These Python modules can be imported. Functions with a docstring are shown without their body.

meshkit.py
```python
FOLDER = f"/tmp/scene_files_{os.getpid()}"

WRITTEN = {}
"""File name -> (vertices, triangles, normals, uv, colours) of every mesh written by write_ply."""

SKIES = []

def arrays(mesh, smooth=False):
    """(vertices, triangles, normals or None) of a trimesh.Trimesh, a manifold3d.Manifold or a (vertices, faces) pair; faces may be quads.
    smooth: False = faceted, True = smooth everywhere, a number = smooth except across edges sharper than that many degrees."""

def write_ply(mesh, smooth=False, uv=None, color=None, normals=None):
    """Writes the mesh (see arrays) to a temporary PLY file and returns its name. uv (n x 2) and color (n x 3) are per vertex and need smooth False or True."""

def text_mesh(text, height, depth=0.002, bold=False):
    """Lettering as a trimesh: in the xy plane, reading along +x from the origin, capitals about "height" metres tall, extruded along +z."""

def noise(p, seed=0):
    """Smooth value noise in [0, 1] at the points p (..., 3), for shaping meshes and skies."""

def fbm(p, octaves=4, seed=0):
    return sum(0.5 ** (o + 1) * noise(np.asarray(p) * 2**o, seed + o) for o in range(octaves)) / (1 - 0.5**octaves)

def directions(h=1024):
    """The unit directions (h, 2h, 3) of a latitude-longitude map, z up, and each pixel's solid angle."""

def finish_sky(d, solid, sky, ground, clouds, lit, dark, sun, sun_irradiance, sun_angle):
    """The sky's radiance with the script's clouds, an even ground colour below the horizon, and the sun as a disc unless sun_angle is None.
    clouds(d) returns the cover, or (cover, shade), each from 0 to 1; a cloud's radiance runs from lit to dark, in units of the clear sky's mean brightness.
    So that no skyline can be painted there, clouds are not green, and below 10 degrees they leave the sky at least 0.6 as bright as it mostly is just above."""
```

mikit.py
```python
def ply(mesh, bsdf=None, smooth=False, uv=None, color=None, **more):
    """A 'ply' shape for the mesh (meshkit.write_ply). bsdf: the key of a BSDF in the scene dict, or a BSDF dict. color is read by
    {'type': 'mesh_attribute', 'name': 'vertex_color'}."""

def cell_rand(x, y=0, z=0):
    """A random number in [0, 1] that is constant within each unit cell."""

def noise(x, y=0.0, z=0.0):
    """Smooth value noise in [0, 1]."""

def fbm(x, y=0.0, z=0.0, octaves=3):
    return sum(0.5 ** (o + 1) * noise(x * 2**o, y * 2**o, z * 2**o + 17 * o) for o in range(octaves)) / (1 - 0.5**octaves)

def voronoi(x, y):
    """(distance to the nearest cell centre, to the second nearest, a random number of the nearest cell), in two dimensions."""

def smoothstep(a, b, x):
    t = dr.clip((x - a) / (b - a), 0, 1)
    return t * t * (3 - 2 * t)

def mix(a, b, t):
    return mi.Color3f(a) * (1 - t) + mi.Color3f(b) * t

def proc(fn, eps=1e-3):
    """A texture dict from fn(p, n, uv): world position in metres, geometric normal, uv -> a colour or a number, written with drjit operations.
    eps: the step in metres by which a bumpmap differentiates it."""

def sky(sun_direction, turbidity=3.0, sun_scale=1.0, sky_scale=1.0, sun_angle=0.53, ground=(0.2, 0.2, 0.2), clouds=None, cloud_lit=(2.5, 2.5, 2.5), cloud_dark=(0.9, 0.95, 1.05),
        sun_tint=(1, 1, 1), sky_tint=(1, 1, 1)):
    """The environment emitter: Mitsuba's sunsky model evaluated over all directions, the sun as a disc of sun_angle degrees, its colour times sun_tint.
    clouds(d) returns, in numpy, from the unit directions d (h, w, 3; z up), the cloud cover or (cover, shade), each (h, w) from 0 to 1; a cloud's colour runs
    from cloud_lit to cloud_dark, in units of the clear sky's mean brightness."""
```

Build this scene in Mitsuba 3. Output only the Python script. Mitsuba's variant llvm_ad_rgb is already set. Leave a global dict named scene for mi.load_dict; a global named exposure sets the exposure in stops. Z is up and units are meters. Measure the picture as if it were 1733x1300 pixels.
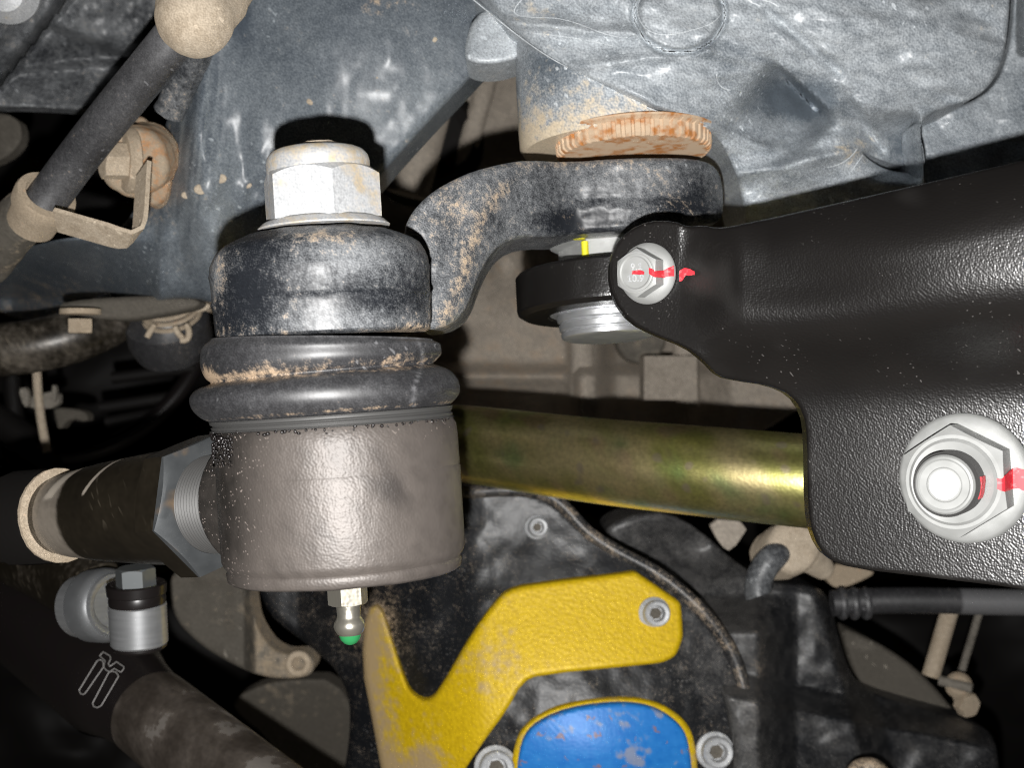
import math
import numpy as np
import drjit as dr
import mitsuba as mi
import trimesh
import shapely
from shapely.geometry import Polygon, LineString
from scipy.spatial import Delaunay
from scipy.interpolate import CubicSpline
import manifold3d as m3
import meshkit, mikit
from mikit import proc, noise, fbm, voronoi, smoothstep, mix
from meshkit import fbm as nfbm, noise as nnoise

T = mi.ScalarTransform4f
rng = np.random.default_rng(7)
scene, labels = {}, {}

# ------------------------------------------------------------------ camera, lamp, exposure
F, ZC = 2400.0, 0.45                      # focal length in pixels of a 1733 wide picture; height of the lens
exposure = 0.75
scene['camera'] = {'type': 'thinlens', 'fov': 2 * math.degrees(math.atan(866.5 / F)), 'fov_axis': 'x',
                   'to_world': T().look_at(origin=[0, 0, ZC], target=[0, 1, ZC], up=[0, 0, 1]),
                   'aperture_radius': 0.0012, 'focus_distance': 0.42, 'near_clip': 0.01, 'far_clip': 20.0}
FLASH = 23000.0
scene['flash_lamp'] = {'type': 'disk', 'to_world': T().translate([-0.006, -0.002, ZC - 0.026]).rotate([1, 0, 0], -90).scale(0.0032),
                       'emitter': {'type': 'area', 'radiance': {'type': 'rgb', 'value': [FLASH, FLASH * 0.985, FLASH * 0.965]}}}
labels['flash_lamp'] = {'label': 'small round flash lamp that lights the parts from beside the lens', 'category': 'lamp'}


def P(x, y, d):
    """A point d metres in front of the lens, seen at this place of the 1733 x 1300 photograph."""
    x, y, d = np.broadcast_arrays(np.asarray(x, float), np.asarray(y, float), np.asarray(d, float))
    return np.stack([(x - 866.5) / F * d, d, ZC + (650 - y) / F * d], -1)


def unit(v):
    v = np.asarray(v, float)
    return v / np.linalg.norm(v)


# ------------------------------------------------------------------ materials
def C(*v):
    return {'type': 'rgb', 'value': list(v)}


def prin(col, rough=0.5, metallic=0.0, spec=0.5, bump=None, bs=1.0, eps=1e-4, **kw):
    b = {'type': 'principled', 'base_color': proc(col) if callable(col) else C(*col), 'roughness': proc(rough) if callable(rough) else rough,
         'metallic': metallic, 'specular': spec, **kw}
    if bump is not None:
        b = {'type': 'bumpmap', 'arbitrary': proc(bump, eps), 'scale': bs, 'bsdf': b}
    return {'type': 'twosided', 'bsdf': b}


def turn(p):
    """The point in turned axes, so that the noise's cells line up with no part."""
    return mi.Point3f(0.66 * p.x + 0.36 * p.y - 0.66 * p.z, -0.24 * p.x + 0.93 * p.y + 0.27 * p.z, 0.71 * p.x - 0.02 * p.y + 0.70 * p.z)


def grime(dark, grey, tan, k=1.0, fine=1.0, streak=0.0, amp=1.0):
    """Painted metal under dust: uv.x = how much tan mud, uv.y = how much grey dust, in places painted shade or sheen."""
    def fn(p, n, uv):
        q = turn(p) * k
        a = fbm(q.x * 75, q.y * 75, q.z * 75, 3)
        b = fbm(q.x * 520, q.y * 520, q.z * 420, 3)
        c = noise(q.x * 2300, q.y * 2300, q.z * 2300)
        m = (a - 0.5) * 0.7 * amp + (b - 0.5) * 0.75 * amp + (c - 0.5) * 0.3 * fine
        if streak:
            m = m + (fbm((p.x + p.z * 0.5) * 110, (p.z * 0.85 - p.x * 0.45) * 800 * k, p.y * 200, 2) - 0.5) * streak
        g = smoothstep(-0.05, 1.05, uv.y + m)
        t = smoothstep(0.25, 0.85, uv.x + (b - 0.5) * 0.9 + (a - 0.5) * 0.5 + (c - 0.5) * 0.3 * fine)
        col = mix(dark, grey, g)
        sp = smoothstep(0.82, 0.90, noise(q.x * 560 + b * 2.5, q.y * 560 + a * 3, q.z * 560)) * smoothstep(0.5, 0.75, noise(q.x * 40, q.y * 40 + 3, q.z * 40))
        col = mix(col, mi.Color3f(grey) * 1.6, sp * 0.6)
        col = mix(col, tan, t)
        return col * (0.82 + 0.36 * c)
    return fn


def bumps(f1, a1, f2=None, a2=0.0):
    def fn(p, n, uv):
        p = turn(p)
        h = noise(p.x * f1, p.y * f1, p.z * f1) * a1
        if f2:
            h = h + noise(p.x * f2 + 5, p.y * f2, p.z * f2) * a2
        return h
    return fn


TAN, RUST = (0.50, 0.385, 0.27), (0.42, 0.17, 0.06)
scene['m_grime'] = prin(grime((0.014, 0.016, 0.020), (0.26, 0.27, 0.28), TAN, 1.3, 1.4, 0, 0.75), 0.43, bump=bumps(1000, 5e-5, 300, 1.0e-4), spec=0.5)
scene['m_cast'] = prin(grime((0.070, 0.085, 0.104), (0.30, 0.33, 0.35), TAN, 0.9, 1.0, 0.12, 0.26), 0.35, bump=bumps(500, 2e-5, 120, 0.8e-4), spec=0.45)
scene['m_box'] = prin(grime((0.115, 0.137, 0.16), (0.56, 0.595, 0.62), (0.62, 0.52, 0.38), 0.8, 1.0, 0.14, 0.24), 0.36, bump=bumps(500, 2e-5, 110, 1.0e-4), spec=0.4)
scene['m_rubber'] = prin(grime((0.022, 0.022, 0.024), (0.13, 0.13, 0.135), (0.42, 0.31, 0.21), 1.3, 1.0, 0, 0.5), 0.48, bump=bumps(1500, 1.0e-5), spec=1.0)
scene['m_diff'] = prin(grime((0.008, 0.009, 0.011), (0.17, 0.165, 0.16), TAN, 2.2, 2.2, 0, 0.8), 0.42, bump=bumps(900, 5e-5, 300, 0.8e-4), spec=0.5)
scene['m_tan'] = prin(grime((0.36, 0.29, 0.21), (0.52, 0.44, 0.34), (0.40, 0.20, 0.09), 1.0), 0.85, bump=bumps(900, 5e-5, 250, 1.5e-4), spec=0.2)
scene['m_nut'] = prin(grime((0.42, 0.43, 0.44), (0.58, 0.59, 0.60), (0.52, 0.43, 0.30), 0.8), 0.5, 0.2, spec=0.5)
scene['m_engine'] = prin(grime((0.30, 0.26, 0.215), (0.42, 0.37, 0.31), (0.36, 0.27, 0.19), 0.35, 0.5), 0.8, spec=0.2)
scene['m_dim'] = prin(grime((0.10, 0.09, 0.075), (0.22, 0.20, 0.17), (0.30, 0.24, 0.17), 0.5, 0.5), 0.8, spec=0.2)


def socket_col(p, n, uv):
    p = turn(p)
    a = fbm(p.x * 300, p.y * 300, p.z * 300, 3)
    s = smoothstep(0.80, 0.92, noise(p.x * 1500, p.y * 1500, p.z * 1500)) * smoothstep(0.25, 0.9, uv.x + 0.25)
    dk = smoothstep(0.0, 0.9, uv.y + (a - 0.5) * 0.5)
    c = mix(mix((0.108, 0.093, 0.083), (0.050, 0.043, 0.039), smoothstep(0.55, 0.95, fbm(p.x * 60, p.y * 60, p.z * 90, 3))), (0.020, 0.018, 0.016), dk) * (0.75 + 0.5 * a)
    return mix(c, (0.45, 0.38, 0.34), s * 0.8)


scene['m_socket'] = prin(socket_col, 0.50, 0.20, bump=bumps(2000, 7e-5, 800, 4e-5), spec=0.7)


def powder_col(p, n, uv):
    p = turn(p)
    w = fbm(p.x * 60, p.y * 60, p.z * 60, 2)
    sp = smoothstep(0.86, 0.92, noise(p.x * 1300, p.y * 1300, p.z * 1300)) * smoothstep(0.45, 0.75, w)
    haze = smoothstep(0.55, 0.85, fbm(p.x * 38, p.y * 38 + 5, p.z * 38, 3)) * 0.05
    return mix(mix((0.0075, 0.0068, 0.0065), (0.012, 0.0108, 0.0102), w), (0.5, 0.48, 0.46), sp * 0.2 + haze)


scene['m_powder'] = prin(powder_col, 0.28, bump=bumps(2300, 5.5e-5, 900, 2.0e-5), spec=0.65)
scene['m_zinc'] = prin(lambda p, n, uv: mix((0.29, 0.295, 0.285), (0.44, 0.445, 0.435), fbm(p.x * 240, p.y * 240, p.z * 240, 3)), 0.55, 0.25, spec=0.4)
scene['m_white'] = prin((0.80, 0.80, 0.79), 0.5)
scene['m_thread'] = prin((0.085, 0.084, 0.082), 0.55, 0.35, spec=0.4)
scene['m_steel'] = prin(lambda p, n, uv: mix((0.50, 0.51, 0.52), (0.68, 0.69, 0.70), fbm(p.x * 300, p.y * 300, p.z * 300, 2)), 0.36, 0.75)
scene['m_chrome'] = prin((0.70, 0.66, 0.56), 0.30, 0.88, bump=bumps(1200, 4e-5), spec=0.8)
scene['m_alu'] = prin(lambda p, n, uv: mix((0.42, 0.43, 0.44), (0.55, 0.56, 0.57), fbm(p.x * 150, p.y * 150, p.z * 900, 2)), 0.38, 0.75)
scene['m_black'] = prin((0.011, 0.009, 0.0088), 0.30, spec=0.7)
scene['m_matte_black'] = prin((0.010, 0.009, 0.0085), 0.6, spec=0.25, bump=bumps(700, 5e-5))


def tube_col(p, n, uv):
    p = turn(p)
    a = fbm(p.x * 40, p.y * 40, p.z * 60, 3)
    b = fbm(p.x * 900, p.y * 700, p.z * 700, 2)
    c = mix((0.44, 0.43, 0.13), (0.72, 0.60, 0.30), smoothstep(0.3, 0.7, a))
    c = mix(c, (0.16, 0.40, 0.14), smoothstep(0.50, 0.80, fbm(p.x * 60 + 9, p.y * 60, p.z * 60, 3)) * 0.5)
    c = mix(c, (0.55, 0.30, 0.25), smoothstep(0.62, 0.80, fbm(p.x * 50 + 31, p.y * 50, p.z * 90, 2)) * 0.4)
    c = c * (0.85 + 0.5 * b)
    d = smoothstep(0.78, 0.9, noise(p.x * 170, p.y * 170 + 4, p.z * 170))
    return mix(c, (0.55, 0.45, 0.34), d * 0.6)


scene['m_gold_tube'] = prin(tube_col, 0.34, 0.95, bump=bumps(1200, 2e-5))


def yellow_col(p, n, uv):
    p = turn(p)
    a = fbm(p.x * 55, p.y * 55, p.z * 55, 3)
    b = fbm(p.x * 400, p.y * 400, p.z * 400, 3)
    c = mix((0.58, 0.38, 0.004), (0.82, 0.56, 0.008), noise(p.x * 900, p.y * 900, p.z * 900))
    t = smoothstep(0.35, 0.95, uv.x + 0.08 + (a - 0.5) * 1.0 + (b - 0.5) * 0.7)
    return mix(c, (0.46, 0.34, 0.22), t * 0.85)


scene['m_yellow'] = prin(yellow_col, 0.5, 0.1, bump=bumps(850, 1.3e-4), spec=0.45)


def blue_col(p, n, uv):
    p = turn(p)
    b = fbm(p.x * 300, p.y * 300, p.z * 300, 3)
    c = mix((0.008, 0.16, 0.58), (0.035, 0.27, 0.72), b)
    s = smoothstep(0.80, 0.88, noise(p.x * 260 + b * 4, p.y * 260, p.z * 260 + b * 3))
    t = smoothstep(0.62, 0.85, fbm(p.x * 80, p.y * 80, p.z * 80, 3) + (b - 0.5) * 0.8 + uv.x + 0.08)
    return mix(mix(c, (0.35, 0.34, 0.36), t * 0.7), (0.33, 0.17, 0.07), s * 0.7)


scene['m_blue'] = prin(blue_col, 0.45, 0.05, bump=bumps(900, 6e-5, 300, 6e-5), spec=0.45)


def sleeve_col(p, n, uv):
    p = turn(p)
    a = fbm(p.x * 420, p.y * 420, p.z * 420, 3)
    w = fbm(p.x * 60, p.y * 60, p.z * 60, 2)
    st = smoothstep(0.72, 0.86, noise(p.x * 110 + p.z * 900, p.y * 130, p.z * 300 + p.x * 300)) * smoothstep(0.45, 0.7, w)
    c = mix((0.011, 0.009, 0.0065), (0.026, 0.021, 0.014), w) * (0.75 + 0.5 * a)
    c = mix(c, (0.16, 0.135, 0.10), st * 0.5)
    c = mix(c, mix((0.27, 0.235, 0.195), (0.56, 0.50, 0.42), uv.y), smoothstep(0.25, 0.75, uv.x + (a - 0.5) * 0.25 + (w - 0.5) * 0.25))
    return c


scene['m_sleeve'] = prin(sleeve_col, 0.36, 0.2, bump=bumps(700, 3e-5), spec=0.5)
scene['m_red'] = prin(lambda p, n, uv: mix((0.66, 0.03, 0.045), (0.78, 0.16, 0.17), smoothstep(0.55, 0.8, fbm(p.x * 900, p.y * 900, p.z * 900, 3))), 0.5)
scene['m_yellow_mark'] = prin((0.72, 0.66, 0.03), 0.5)
scene['m_green'] = prin((0.03, 0.24, 0.08), 0.22, spec=0.6)
scene['m_rust'] = prin(lambda p, n, uv: mix((0.56, 0.42, 0.29), (0.42, 0.17, 0.05), smoothstep(0.40, 0.78, fbm(p.x * 330, p.y * 330, p.z * 330, 4))), 0.9, bump=bumps(900, 1.2e-4), spec=0.2)
scene['m_nutgrey'] = prin(lambda p, n, uv: mix(mix((0.045, 0.049, 0.052), (0.10, 0.106, 0.11), fbm(p.x * 180, p.y * 180, p.z * 180, 3)), (0.22, 0.15, 0.09), smoothstep(0.60, 0.85, fbm(p.x * 120 + 4, p.y * 120, p.z * 120, 3))), 0.5, 0.3)
scene['m_iron'] = prin(lambda p, n, uv: mix((0.12, 0.125, 0.13), (0.20, 0.205, 0.21), fbm(p.x * 150, p.y * 150, p.z * 150, 3)), 0.45, 0.4)


def gun_col(p, n, uv):
    p = turn(p)
    a, b = fbm(p.x * 70, p.y * 70, p.z * 70, 3), fbm(p.x * 600, p.y * 600, p.z * 600, 2)
    c = mix((0.085, 0.07, 0.058), (0.20, 0.17, 0.145), smoothstep(0.3, 0.75, a)) * (0.7 + 0.6 * b)
    return mix(c, (0.34, 0.31, 0.28), smoothstep(0.60, 0.68, a + (b - 0.5) * 0.2) * 0.7)


scene['m_gunmetal'] = prin(gun_col, 0.30, 0.5, spec=0.9)
scene['m_line'] = prin((0.30, 0.29, 0.28), 0.5)


# ------------------------------------------------------------------ building helpers
DUSTY = ('m_grime', 'm_cast', 'm_box', 'm_rubber', 'm_diff', 'm_tan', 'm_nut', 'm_engine', 'm_dim', 'm_socket', 'm_sleeve', 'm_yellow', 'm_blue')


def add(key, mesh, bsdf, smooth=30, uv=None, label=None, category=None, group=None, kind=None):
    k, n = key, 0
    while k in scene:
        n += 1
        k = f'{key}_{n:03d}'
    if uv is None and bsdf in DUSTY:
        uv = (0.1, 0.35)
    if uv is None:
        scene[k] = mikit.ply(mesh, bsdf, smooth=smooth)
    else:
        if smooth and smooth is not True:
            mesh = trimesh.graph.smooth_shade(TM(mesh.vertices, mesh.faces), angle=np.radians(smooth), facet_minarea=None)
        v = np.asarray(mesh.vertices)
        if callable(uv):
            uv = uv(v)
        uv = np.round(np.stack([np.broadcast_to(np.asarray(c, float), (len(v),)) for c in uv], -1) * 512) / 512   # steps: no near-degenerate uv
        scene[k] = mikit.ply(mesh, bsdf, smooth=True if smooth else False, uv=uv)
    tag(k, label, category, group, kind)
    return k


def tag(k, label=None, category=None, group=None, kind=None):
    e = {a: b for a, b in (('label', label), ('category', category), ('group', group), ('kind', kind)) if b}
    if e:
        labels[k] = e
    return k


def px(v):
    """Where the points v stand in the photograph (only used to say which side of a part is muddy, or painted with shade or sheen)."""
    v = np.asarray(v)
    return 866.5 + v[:, 0] / v[:, 1] * F, 650 - (v[:, 2] - ZC) / v[:, 1] * F


def blob(x, y, cx, cy, rx, ry=None):
    return np.exp(-(((x - cx) / rx) ** 2 + ((y - cy) / (ry or rx)) ** 2))


def TM(v, f):
    return trimesh.Trimesh(np.asarray(v, float), np.asarray(f, int), process=False)


def cat(*ms):
    return trimesh.util.concatenate([m for m in ms])


def basis(z, x=(1, 0, 0)):
    z = unit(z)
    x = np.asarray(x, float)
    x = unit(x - z * (x @ z))
    return np.stack([x, np.cross(z, x), z], 1)


def put(mesh, origin, z, x=(1, 0, 0)):
    m = np.eye(4)
    m[:3, :3] = basis(z, x)
    m[:3, 3] = origin
    r = mesh.copy()
    r.apply_transform(m)
    return r


def revolve(profile, n=96, crisp=35):
    """profile: (r, z) from the first end to the last; corners sharper than crisp degrees keep an edge."""
    p = np.asarray(profile, float)
    rings = [p[0]]
    for i in range(1, len(p) - 1):
        a, b = p[i] - p[i - 1], p[i + 1] - p[i]
        ang = abs(math.degrees(math.atan2(a[0] * b[1] - a[1] * b[0], a @ b)))
        rings.append(p[i])
        if ang > crisp:
            rings.append(None)
            rings.append(p[i])
    rings.append(p[-1])
    th = np.arange(n) * 2 * np.pi / n
    v, f, prev = [], [], None
    j = np.arange(n)
    for r in rings:
        if r is None:
            prev = None
            continue
        base = sum(len(a) for a in v)
        v.append(np.stack([r[0] * np.cos(th), r[0] * np.sin(th), np.full(n, r[1])], -1))
        if prev is not None:
            a0, a1, b0, b1 = prev + j, prev + (j + 1) % n, base + j, base + (j + 1) % n
            f += [np.stack([a0, a1, b1], -1), np.stack([a0, b1, b0], -1)]
        prev = base
    return TM(np.vstack(v), np.vstack(f)[:, ::-1] if p[-1][1] < p[0][1] else np.vstack(f))


def smoothpath(pts, n):
    pts = np.asarray(pts, float)
    t = np.r_[0, np.cumsum(np.linalg.norm(np.diff(pts[:, :3], axis=0), axis=1) + 1e-9)]
    return CubicSpline(t, pts)(np.linspace(0, t[-1], n))


def tube(pts, radius, n=40, sides=28, smooth=True, flat=1.0, side=(0, 1, 0)):
    """A swept round bar with closed ends; pts may carry a fourth column, the radius."""
    p = np.asarray(pts, float)
    if p.shape[1] == 3:
        p = np.c_[p, np.broadcast_to(radius, len(p))]
    if smooth and len(p) > 2:
        p = smoothpath(p, n)
    elif len(p) == 2:
        p = p[0] + (p[1] - p[0]) * np.linspace(0, 1, n)[:, None]
    c, r = p[:, :3], p[:, 3]
    t = np.gradient(c, axis=0)
    t /= np.linalg.norm(t, axis=1, keepdims=True)
    a = np.asarray(side, float) - t * (t @ np.asarray(side, float))[:, None]
    a /= np.linalg.norm(a, axis=1, keepdims=True)
    b = np.cross(t, a)
    th = np.arange(sides) * 2 * np.pi / sides
    v = c[:, None] + r[:, None, None] * (np.cos(th)[None, :, None] * a[:, None] * flat + np.sin(th)[None, :, None] * b[:, None])
    m = len(c)
    i, j = np.meshgrid(np.arange(m - 1), np.arange(sides), indexing='ij')
    q0, q1, q2, q3 = i * sides + j, i * sides + (j + 1) % sides, (i + 1) * sides + (j + 1) % sides, (i + 1) * sides + j
    f = np.vstack([np.stack([q0, q1, q2], -1).reshape(-1, 3), np.stack([q0, q2, q3], -1).reshape(-1, 3)])
    v = v.reshape(-1, 3)
    k = len(v)
    caps, cv = [], []
    for e, ring in ((0, v[:sides]), (1, v[-sides:])):
        cv += [ring, c[[0]] if e == 0 else c[[-1]]]
        base = k
        k += sides + 1
        jj = np.arange(sides)
        tri = np.stack([base + jj, base + (jj + 1) % sides, np.full(sides, base + sides)], -1)
        caps.append(tri[:, ::-1] if e == 0 else tri)
    return TM(np.vstack([v] + cv), np.vstack([f] + caps))


def chaikin(pts, n):
    p = np.asarray(pts, float)
    for _ in range(n):
        q = np.roll(p, -1, 0)
        p = np.stack([0.75 * p + 0.25 * q, 0.25 * p + 0.75 * q], 1).reshape(-1, 2)
    return p


def relief(outline, depth, thick, rnd=8.0, step=7.0, soft=2, holes=()):
    """A solid plate or casting: its outline, the distance of its front face at every point of it, its thickness and the rounding of its rim (in pixels)."""
    poly = Polygon(chaikin(outline, soft)).buffer(0)
    for hole in holes:
        poly = poly.difference(Polygon(chaikin(hole, soft)))
    poly = max(getattr(poly, 'geoms', [poly]), key=lambda q: q.area)
    rings = []
    for r in [poly.exterior, *poly.interiors]:
        n = max(8, int(r.length / step))
        rings.append(np.array([r.interpolate(k / n, normalized=True).coords[0] for k in range(n)]))
    x0, y0, x1, y1 = poly.bounds
    gx, gy = np.meshgrid(np.arange(x0, x1, step), np.arange(y0, y1, step * 0.866))
    gx = gx + (np.arange(gx.shape[0])[:, None] % 2) * step / 2
    g = np.stack([gx.ravel(), gy.ravel()], -1)
    pts = shapely.points(g)
    dist = shapely.distance(pts, poly.boundary)
    g = g[shapely.contains(poly, pts) & (dist > 0.55 * step)]
    inner = []
    for k in (0.12, 0.35, 0.7):                      # extra rows along the rim, so that it rounds
        if rnd * k > 0.4:
            q = poly.buffer(-rnd * k)
            for part in getattr(q, 'geoms', [q]):
                if not part.is_empty:
                    for r in [part.exterior, *part.interiors]:
                        n = max(8, int(r.length / step))
                        inner.append(np.array([r.interpolate((i + 0.5 * (k == 0.35)) / n, normalized=True).coords[0] for i in range(n)]))
    if inner:
        g = g[shapely.distance(shapely.points(g), poly.boundary) > 0.8 * rnd]
    p = np.vstack(rings + inner + [g])
    tri = Delaunay(p).simplices
    cen = p[tri].mean(1)
    tri = tri[shapely.contains(poly, shapely.points(cen))]
    a, b, c = p[tri[:, 0]], p[tri[:, 1]], p[tri[:, 2]]
    area = (b[:, 0] - a[:, 0]) * (c[:, 1] - a[:, 1]) - (b[:, 1] - a[:, 1]) * (c[:, 0] - a[:, 0])
    tri = tri[np.abs(area) > 1e-6]
    area = area[np.abs(area) > 1e-6]
    tri[area > 0] = tri[area > 0][:, ::-1]           # faces the lens
    d0 = depth(p[:, 0], p[:, 1]) if callable(depth) else np.full(len(p), float(depth))
    t = np.clip(shapely.distance(shapely.points(p), poly.boundary) / max(rnd, 1e-6), 0, 1)
    front = P(p[:, 0], p[:, 1], d0 + (1 - np.sqrt(1 - (1 - t) ** 2)) * rnd * d0 / F)
    back = front.copy()
    back[:, 1] = d0 + rnd * d0 / F + thick
    e = np.sort(np.vstack([tri[:, [0, 1]], tri[:, [1, 2]], tri[:, [2, 0]]]), 1)
    full = np.vstack([tri[:, [0, 1]], tri[:, [1, 2]], tri[:, [2, 0]]])
    _, first, count = np.unique(e, axis=0, return_index=True, return_counts=True)
    edge = full[first[count == 1]]
    n = len(p)
    w = np.unique(edge)
    at = np.zeros(n, int)
    at[w] = np.arange(len(w))
    ei = at[edge]
    m = len(w)
    wall_f = np.vstack([np.stack([ei[:, 1], ei[:, 0], ei[:, 0] + m], -1), np.stack([ei[:, 1], ei[:, 0] + m, ei[:, 1] + m], -1)]) + 2 * n
    return TM(np.vstack([front, back, front[w], back[w]]), np.vstack([tri, tri[:, ::-1] + n, wall_f]))


def nets(sdf, lo, hi, h):
    """The surface sdf = 0 inside a box, by surface nets."""
    lo, hi = np.asarray(lo, float), np.asarray(hi, float)
    n = np.ceil((hi - lo) / h).astype(int) + 1
    ax = [lo[k] + h * np.arange(n[k]) for k in range(3)]
    G = np.stack(np.meshgrid(*ax, indexing='ij'), -1)
    V = sdf(G.reshape(-1, 3)).reshape(n)
    V[[0, -1]] = V[:, [0, -1]] = V[:, :, [0, -1]] = np.maximum(1e-6, 0) + h     # closed
    inside = V < 0
    cs = [np.array(c) for c in np.ndindex(2, 2, 2)]
    sl = lambda c: tuple(slice(c[k], n[k] - 1 + c[k]) for k in range(3))
    acc, cnt = np.zeros((*(n - 1), 3)), np.zeros(n - 1)
    for c in cs:
        for k in range(3):
            if c[k] == 0:
                c2 = c.copy()
                c2[k] = 1
                a, b = V[sl(c)], V[sl(c2)]
                cross = (a < 0) != (b < 0)
                t = np.where(cross, a / np.where(cross, a - b, 1), 0)
                q = np.zeros((*(n - 1), 3)) + c
                q[..., k] = t
                acc += q * cross[..., None]
                cnt += cross
    on = cnt > 0
    idx = -np.ones(n - 1, int)
    idx[on] = np.arange(on.sum())
    cell = np.stack(np.nonzero(on), -1)
    v = lo + h * (cell + acc[on] / cnt[on][:, None])
    faces = []
    for k in range(3):
        u, w = (k + 1) % 3, (k + 2) % 3
        s0 = [slice(1, n[i] - 1) for i in range(3)]
        s1 = list(s0)
        s0[k], s1[k] = slice(0, n[k] - 1), slice(1, n[k])
        a, b = inside[tuple(s0)], inside[tuple(s1)]
        for flip in (False, True):
            i = np.stack(np.nonzero((b & ~a) if flip else (a & ~b)), -1)
            if not len(i):
                continue
            base = i.copy()
            base[:, u] += 1
            base[:, w] += 1
            eu, ew = np.eye(3, dtype=int)[u], np.eye(3, dtype=int)[w]
            q = [base - eu - ew, base - ew, base, base - eu]
            q = np.stack([idx[tuple(x.T)] for x in q], -1)
            if flip:
                q = q[:, ::-1]
            faces += [q[:, [0, 1, 2]], q[:, [0, 2, 3]]]
    f = np.vstack(faces)
    f = f[(f >= 0).all(1)]
    for _ in range(2):                                # onto the surface itself
        e = h * 0.3
        d = sdf(v)
        g = np.stack([sdf(v + e * np.eye(3)[k]) - d for k in range(3)], -1) / e
        v = v - np.clip(d / np.maximum((g * g).sum(1), 0.05), -h, h)[:, None] * g * 0.9
    return TM(v, f)


def smin(a, b, k):
    h = np.clip(0.5 + 0.5 * (b - a) / k, 0, 1)
    return b + (a - b) * h - k * h * (1 - h)


def capsule(p, a, b, ra, rb=None, stretch=(1, 1, 1)):
    s = np.asarray(stretch, float)
    a, b, p = np.asarray(a) * s, np.asarray(b) * s, p * s
    ab = b - a
    t = np.clip(((p - a) @ ab) / (ab @ ab), 0, 1)
    return np.linalg.norm(p - a - t[:, None] * ab, axis=1) - (ra + ((rb if rb is not None else ra) - ra) * t)


def cyl(p, a, b, r, rnd=0.002):
    """A capped cylinder from a to b with rounded rims."""
    a, b = np.asarray(a), np.asarray(b)
    ax, L = unit(b - a), np.linalg.norm(b - a)
    q = p - a
    z = q @ ax
    rr = np.linalg.norm(q - z[:, None] * ax, axis=1)
    dx, dz = rr - (r - rnd), np.abs(z - L / 2) - (L / 2 - rnd)
    return np.minimum(np.maximum(dx, dz), 0) + np.hypot(np.maximum(dx, 0), np.maximum(dz, 0)) - rnd


def to_tm(man):
    m = man.to_mesh()
    return TM(np.array(m.vert_properties[:, :3]), np.array(m.tri_verts))


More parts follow.
